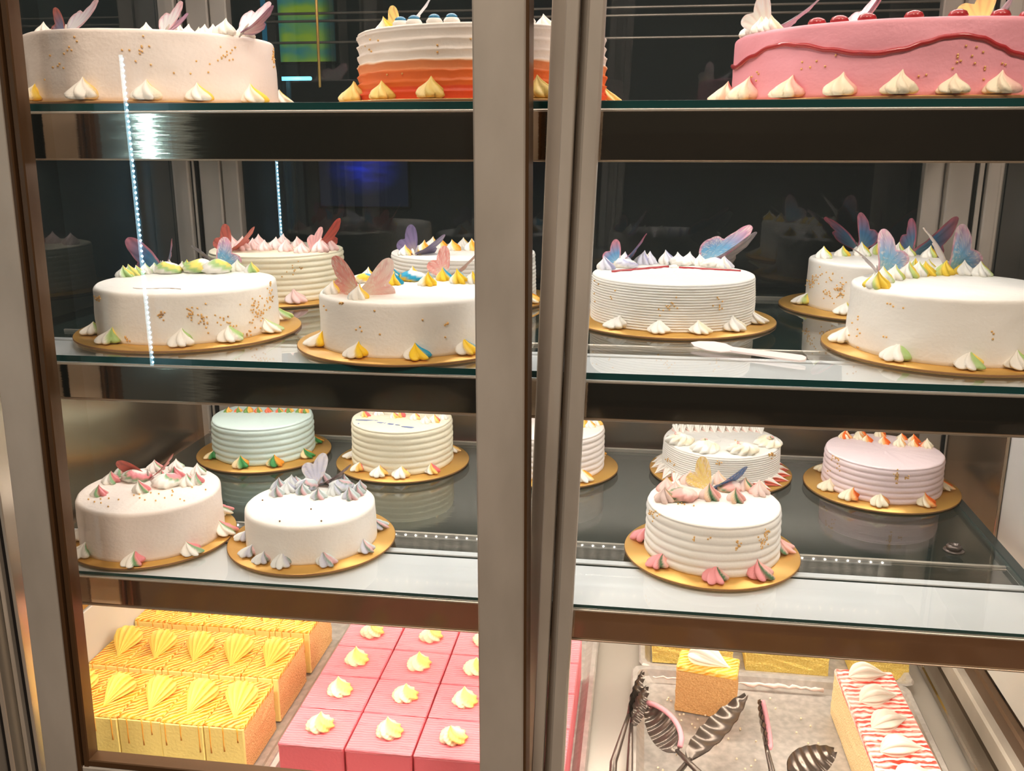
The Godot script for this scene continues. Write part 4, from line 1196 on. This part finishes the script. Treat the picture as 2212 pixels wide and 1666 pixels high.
func sponge_block(w: float, h: float, d: float, seed_: int) -> ArrayMesh:    # a cut piece with slightly ragged faces
	var st := SurfaceTool.new()
	st.begin(Mesh.PRIMITIVE_TRIANGLES)
	st.set_smooth_group(-1)
	var nz := noise(1.0, 2, seed_)
	var bend := func(p: Vector3) -> Vector3:
		var k := V(nz.get_noise_3d(p.x * 120, p.y * 120, p.z * 120), 0, nz.get_noise_3d(p.x * 120 + 9, p.y * 120, p.z * 120)) * 0.0012
		return p + k * (1.0 if p.y > 0.001 else 0.4)
	for f in 6:
		var a := f / 2
		var s := 1.0 if f % 2 == 0 else -1.0
		var dims := V(w, h, d)
		var u := (a + 1) % 3
		var q := (a + 2) % 3
		for i in 8:
			for j in 8:
				var c := []
				for e in [[0, 0], [1, 0], [1, 1], [0, 1]]:
					var p := Vector3()
					p[a] = s * dims[a] / 2
					p[u] = ((i + e[0]) / 8.0 - 0.5) * dims[u]
					p[q] = ((j + e[1]) / 8.0 - 0.5) * dims[q]
					c.append(p)
				if s > 0:
					c.reverse()
				for t in [0, 1, 2, 0, 2, 3]:
					st.add_vertex(bend.call(c[t] + V(0, h / 2, 0)))
	return commit(st)

func build_base_goods():
	var tops := 0.745
	# trays
	one("cake_tray", "steel tray under the yellow striped cake pieces", "tray", tray_mesh(0.285, 0.40, 0.012), M.tray, V(-0.565, 0.7296, -0.29), Vector3.ZERO, "steel trays")
	one("cake_tray", "steel tray under the pink iced cake squares", "tray", tray_mesh(0.345, 0.40, 0.012), M.tray, V(-0.228, 0.7296, -0.275), Vector3.ZERO, "steel trays")
	one("cake_tray", "smeared steel tray with a lone yellow slice and tongs", "tray", tray_mesh(0.345, 0.30, 0.014), M.tray, V(0.19, 0.7296, -0.222), Vector3.ZERO, "steel trays")
	one("cake_tray", "rear steel tray with yellow crumb cakes behind the lone slice", "tray", tray_mesh(0.345, 0.16, 0.014), M.tray, V(0.2, 0.7296, -0.475), Vector3.ZERO, "steel trays")
	var y0 := 0.7312
	# yellow striped pieces, three rows of five
	var ytex := stripes(512, rgb(240, 168, 30), rgb(255, 224, 126), rgb(222, 112, 14), 1.0, 20, 0.3, 5)
	var yridge := ridge_height(512, 1.0, 20, 5)
	var ytop := striped(ytex, yridge, 6.0, 0.12)
	var yfront := cream(255, 234, 146)
	var caramel := mat(rgb(240, 168, 56), 0.3)
	var crumb := sponge(rgb(226, 172, 112), rgb(248, 208, 152), 61)
	var xs := [-0.437, -0.4864, -0.5394, -0.5931, -0.645, -0.695]
	var zs := [[-0.101, -0.193], [-0.205, -0.302], [-0.318, -0.41]]
	var row_word := ["front", "second", "rear"]
	var end_word := ["at the right-hand end", "second from the right-hand end", "in the middle", "second from the left-hand end", "at the left-hand end"]
	for r in 3:
		for k in 5:
			var w: float = xs[k] - xs[k + 1] - 0.0012
			var d: float = zs[r][0] - zs[r][1]
			var t := thing("yellow_cake_slice", "yellow striped cake slice of the %s row, %s" % [row_word[r], end_word[k]], "cake slice", V((xs[k] + xs[k + 1]) / 2, y0, (zs[r][0] + zs[r][1]) / 2 + 0.0012 * (k % 2)), "yellow striped cake slices")
			part("sponge", sponge_block(w, 0.058, d - 0.004, 70 + r * 5 + k), crumb, t)
			part("top_icing", cbox(V(w + 0.0006, 0.0075, d), 0.0025), ytop, t, V(0, 0.0612, 0))
			part("front_icing", cbox(V(w + 0.0004, 0.061, 0.004), 0.0015), yfront, t, V(0, 0.0315, d / 2 - 0.001))
			for q in 3:
				var dx := w * (q / 3.0 - 0.33) + rng.randf_range(-0.004, 0.004)
				var dl := rng.randf_range(0.008, 0.034)
				part("caramel_drip", tube([V(dx, 0.0635, d / 2 + 0.0006), V(dx + 0.0004, 0.058, d / 2 + 0.0012), V(dx, 0.06 - dl * 0.7, d / 2 + 0.0011), V(dx + 0.0003, 0.06 - dl, d / 2 + 0.001)], [0.0008, 0.0007, 0.0006, 0.0011], 6), caramel, t)
			var s := part("cream_shell", shell("lemon", 11), M.dyed, t, V(0, 0.0645, 0.002))
			s.scale = V(0.046, 0.046, 0.058) * rng.randf_range(0.94, 1.06)
			s.rotation.y = -0.1 + rng.randf_range(-0.15, 0.15)
	# pink iced squares, four by four
	var pink := striped(stripes(256, rgb(240, 122, 136), rgb(246, 138, 150), rgb(222, 96, 112), 0.04, 26, 0.05, 17), ridge_height(256, 0.04, 26, 17), 9.0, 0.07)
	var px := [-0.387, -0.309, -0.231, -0.153, -0.062]
	var pz := [-0.075, -0.147, -0.218, -0.287, -0.358]
	var col_word := ["next to the yellow cake", "second from the yellow cake", "third from the yellow cake", "farthest from the yellow cake"]
	var rows := ["front", "second", "third", "rear"]
	for r in 4:
		for k in 4:
			var w: float = px[k + 1] - px[k] - 0.0026
			var d: float = pz[r] - pz[r + 1] - 0.0024
			var t := thing("pink_cake_square", "pink iced cake square of the %s row, %s" % [rows[r], col_word[k]], "cake slice", V((px[k] + px[k + 1]) / 2, y0, (pz[r] + pz[r + 1]) / 2), "pink iced cake squares")
			part("sponge", sponge_block(w - 0.003, 0.05, d - 0.003, 120 + r * 4 + k), M.pink_crumb, t)
			part("icing", cbox(V(w, 0.0635, d), 0.002), M.pink_icing, t, V(0, 0.0332, 0))
			part("combed_top", cbox(V(w + 0.0003, 0.005, d + 0.0003), 0.002), pink, t, V(0, 0.0646, 0))
			var s := put_star(t, V(0.004 * (k % 2), 0.0665, 0.0), "butter", 0.0125, "cream_swirl", "star", 7, 2.4, 0.36, 0.5)
			s.basis = s.basis.orthonormalized() * Basis.from_scale(V(0.0152, 0.0125, 0.0152))
	# the lone slice
	var t1 := thing("yellow_cake_slice", "lone yellow topped sponge slice standing on the smeared tray", "cake slice", V(0.1035, y0, -0.316), "yellow striped cake slices")
	t1.rotation_degrees.y = -10
	part("sponge", sponge_block(0.076, 0.058, 0.042, 200), sponge(rgb(206, 148, 90), rgb(240, 194, 136), 63), t1)
	part("top_icing", cbox(V(0.077, 0.008, 0.043), 0.0025), striped(stripes(512, rgb(250, 186, 50), rgb(255, 226, 140), rgb(236, 140, 20), 0.5, 22, 0.2, 9), null, 7.0, 0.0), t1, V(0, 0.0615, 0))
	var sh := part("cream_shell", shell("white", 7), M.dyed, t1, V(0, 0.065, 0))
	sh.scale = V(0.052, 0.05, 0.058)
	sh.rotation.y = 1.2
	# red striped strip
	var t2 := thing("red_striped_cake", "long cake strip with red and white stripes and white shells", "cake strip", V(0.301, y0, -0.212))
	t2.rotation_degrees.y = 1.5
	part("sponge", sponge_block(0.07, 0.058, 0.225, 201), sponge(rgb(236, 206, 150), rgb(250, 228, 184), 64), t2)
	part("top_icing", cbox(V(0.071, 0.008, 0.226), 0.0025), striped(stripes(512, rgb(248, 150, 138), rgb(255, 226, 216), rgb(236, 48, 34), 0.12, 22, 0.5, 10), ridge_height(512, 0.12, 22, 10), 5.0, 0.1), t2, V(0, 0.0615, 0))
	for k in 5:
		var s := part("cream_shell", shell("vanilla", 7), M.dyed, t2, V(0.004, 0.065, -0.098 + k * 0.0495))
		s.scale = V(0.036, 0.04, 0.054)
		s.rotation.y = 1.75 + 0.12 * (k % 3)
	# crumb cakes on the rear tray
	var ycrumb := sponge(rgb(226, 190, 90), rgb(252, 232, 150), 66)
	var spots := [[0.09, 0.112, "left", -0.45], [0.22, 0.112, "middle", -0.447], [0.345, 0.075, "right", -0.45]]
	for s in spots:
		var o := thing("crumb_cake", "yellow crumb cake piece at the %s of the rear tray" % s[2], "cake slice", V(s[0], y0, s[3]), "yellow crumb cakes")
		part("sponge", sponge_block(s[1], 0.03, 0.07, int(s[0] * 1000)), ycrumb, o)
		part("topping", sponge_block(s[1] - 0.004, 0.01, 0.066, int(s[0] * 900)), ycrumb, o, V(0, 0.03, 0))
	# crumbs and smears of icing on the tray
	var bits := []
	for k in 70:
		bits.append(V(rng.randf_range(0.035, 0.25), y0 + 0.0008, rng.randf_range(-0.35, -0.1)))
	for k in 26:
		bits.append(V(rng.randf_range(0.05, 0.15), y0 + 0.001, rng.randf_range(-0.345, -0.27)))
	var cr := one("cake_crumbs", "scattered pale cake crumbs on the smeared tray", "crumbs", balls(bits, 0.0014), sponge(rgb(240, 222, 190), rgb(252, 240, 216), 67))
	cr.set_meta("kind", "stuff")
	var smear := []
	var fat := []
	for k in 40:
		smear.append(V(0.035 + k * 0.0058 + rng.randf_range(-0.002, 0.002), y0 + 0.005 + rng.randf_range(0, 0.004), -0.3655))
		fat.append(rng.randf_range(0.0006, 0.0016) if k < 22 else rng.randf_range(0.0016, 0.0034))
	var ps := one("icing_smear", "pink icing smeared along the back wall of the tray", "icing", tube(smear, fat, 6), cream(248, 222, 216))
	ps.set_meta("kind", "stuff")

# ------------------------------------------------------------------ tongs, knife, screw
func tong_head(tip: Vector3, root: Vector3, width: float, face: Vector3) -> ArrayMesh:   # a leaf-shaped, corrugated scoop
	var st := SurfaceTool.new()
	st.begin(Mesh.PRIMITIVE_TRIANGLES)
	st.set_smooth_group(0)
	var along := tip - root
	var side := along.cross(face).normalized()
	var up := side.cross(along).normalized()
	var nu := 12
	var nv := 46
	var base := 0
	for s in [1.0, -1.0]:
		base = sheet(st, nu, nv, func(i, j):
			var t: float = j / float(nv - 1)
			var w: float = width * pow(sin(PI * clampf(0.06 + 0.92 * pow(t, 0.8), 0, 1)), 0.7)
			var u: float = (i / float(nu - 1) * 2.0 - 1.0) * s
			var corr: float = 0.0011 * sin(t * TAU * 6.0) * smoothstep(0.08, 0.2, t) * (1.0 - smoothstep(0.9, 1.0, t))
			var cup: float = 0.004 * u * u - 0.002
			return [root + along * t + side * u * w * 0.5 + up * (cup + corr + s * 0.0005), Color.WHITE], false, base)
	return commit(st)

func tongs(label: String, arms: Array, pivot: Vector3, smeared := []):
	var t := thing("serving_tongs", label, "tongs", pivot, "serving tongs")
	for k in arms.size():
		var a: Array = arms[k]
		var h := part("head", tong_head(a[0] - pivot, a[1] - pivot, a[3], a[4]), M.tong, t)
		part("arm", tube([a[1] - pivot, a[1].lerp(a[2], 0.25) - pivot, a[2] - pivot, a[2].lerp(pivot, 0.7) - pivot, Vector3.ZERO], [0.0024, 0.003, 0.0042, 0.0042, 0.0042], 8), M.tong, t)
		if k in smeared:
			var side: Vector3 = (a[0] - a[1]).cross(a[4]).normalized()
			var path := []
			for j in 12:
				var f := j / 11.0
				var w: float = a[3] * pow(sin(PI * clampf(0.06 + 0.92 * pow(f, 0.8), 0, 1)), 0.7) * 0.5
				path.append(a[1].lerp(a[0], f) + side * w + a[4].normalized() * 0.003 - pivot)
			part("icing_smear", tube(path, 0.0032, 7), M.pink, h)

func build_small_things():
	tongs("steel tongs with a pink smeared corrugated head lying on the tray", [
		[V(0.0253, 0.768, -0.2525), V(0.0597, 0.768, -0.1667), V(0.09, 0.785, -0.0939), 0.036, V(-0.35, 0.75, 0.5)],
		[V(0.1482, 0.782, -0.2706), V(0.0737, 0.77, -0.1508), V(0.05, 0.775, -0.1), 0.034, V(-0.5, 0.55, 0.6)]], V(0.1, 0.775, -0.052), [0])
	tongs("steel tongs with thin arms and a dark smeared head beside the slice", [
		[V(0.1624, 0.784, -0.2581), V(0.1639, 0.765, -0.194), V(0.1683, 0.752, -0.1502), 0.024, V(0.9, 0.35, 0.2)],
		[V(0.2418, 0.765, -0.1964), V(0.184, 0.765, -0.1503), V(0.16, 0.768, -0.11), 0.036, V(-0.3, 0.6, 0.7)]], V(0.175, 0.76, -0.055), [0])
	tongs("upright steel tongs with serrated heads at the tray's left rim", [
		[V(0.0191, 0.79, -0.2936), V(0.0031, 0.78, -0.2106), V(-0.012, 0.78, -0.12), 0.02, V(0.85, 0.4, 0.1)],
		[V(0.0244, 0.782, -0.2724), V(0.0066, 0.772, -0.2042), V(0.006, 0.77, -0.1124), 0.022, V(0.8, 0.5, 0.2)]], V(-0.012, 0.775, -0.056))
	# plastic knife on the middle shelf
	var k := thing("plastic_knife", "pale plastic cake knife lying on the middle glass shelf", "knife", V(0.108, 1.2447, -0.159))
	k.basis = Basis(Vector3.UP, -0.475) * Basis(Vector3.RIGHT, 0.5)
	var blade := PackedVector2Array([Vector2(-0.062, -0.002), Vector2(-0.054, -0.0058), Vector2(-0.038, -0.0082), Vector2(-0.026, -0.0074), Vector2(-0.016, -0.0036), Vector2(-0.016, 0.0036), Vector2(-0.026, 0.0064), Vector2(-0.04, 0.0064), Vector2(-0.056, 0.003)])
	var grip := PackedVector2Array([Vector2(-0.017, -0.003), Vector2(0.01, -0.0034), Vector2(0.04, -0.0042), Vector2(0.055, -0.0042), Vector2(0.06, -0.002), Vector2(0.06, 0.002), Vector2(0.055, 0.0042), Vector2(0.04, 0.0042), Vector2(0.01, 0.0034), Vector2(-0.017, 0.003)])
	part("blade", flat_shape(blade, 0.0014), M.plastic, k)
	part("handle", flat_shape(grip, 0.0026), M.plastic, k)
	var b := thing("glass_fixing", "small chrome fixing bolt on the bottom glass shelf", "bolt", V(0.3624, 1.0001, -0.2512))
	part("washer", lathe([Vector2(0, 0), Vector2(0.011, 0), Vector2(0.0115, 0.0008), Vector2(0.011, 0.0016), Vector2(0, 0.0016)], 28), M.tong, b)
	part("head", lathe([Vector2(0, 0), Vector2(0.008, 0), Vector2(0.0085, 0.004), Vector2(0.0065, 0.0062), Vector2(0.004, 0.0058), Vector2(0.0036, 0.004), Vector2(0, 0.004)], 24), M.tong, b, V(0, 0.0016, 0))
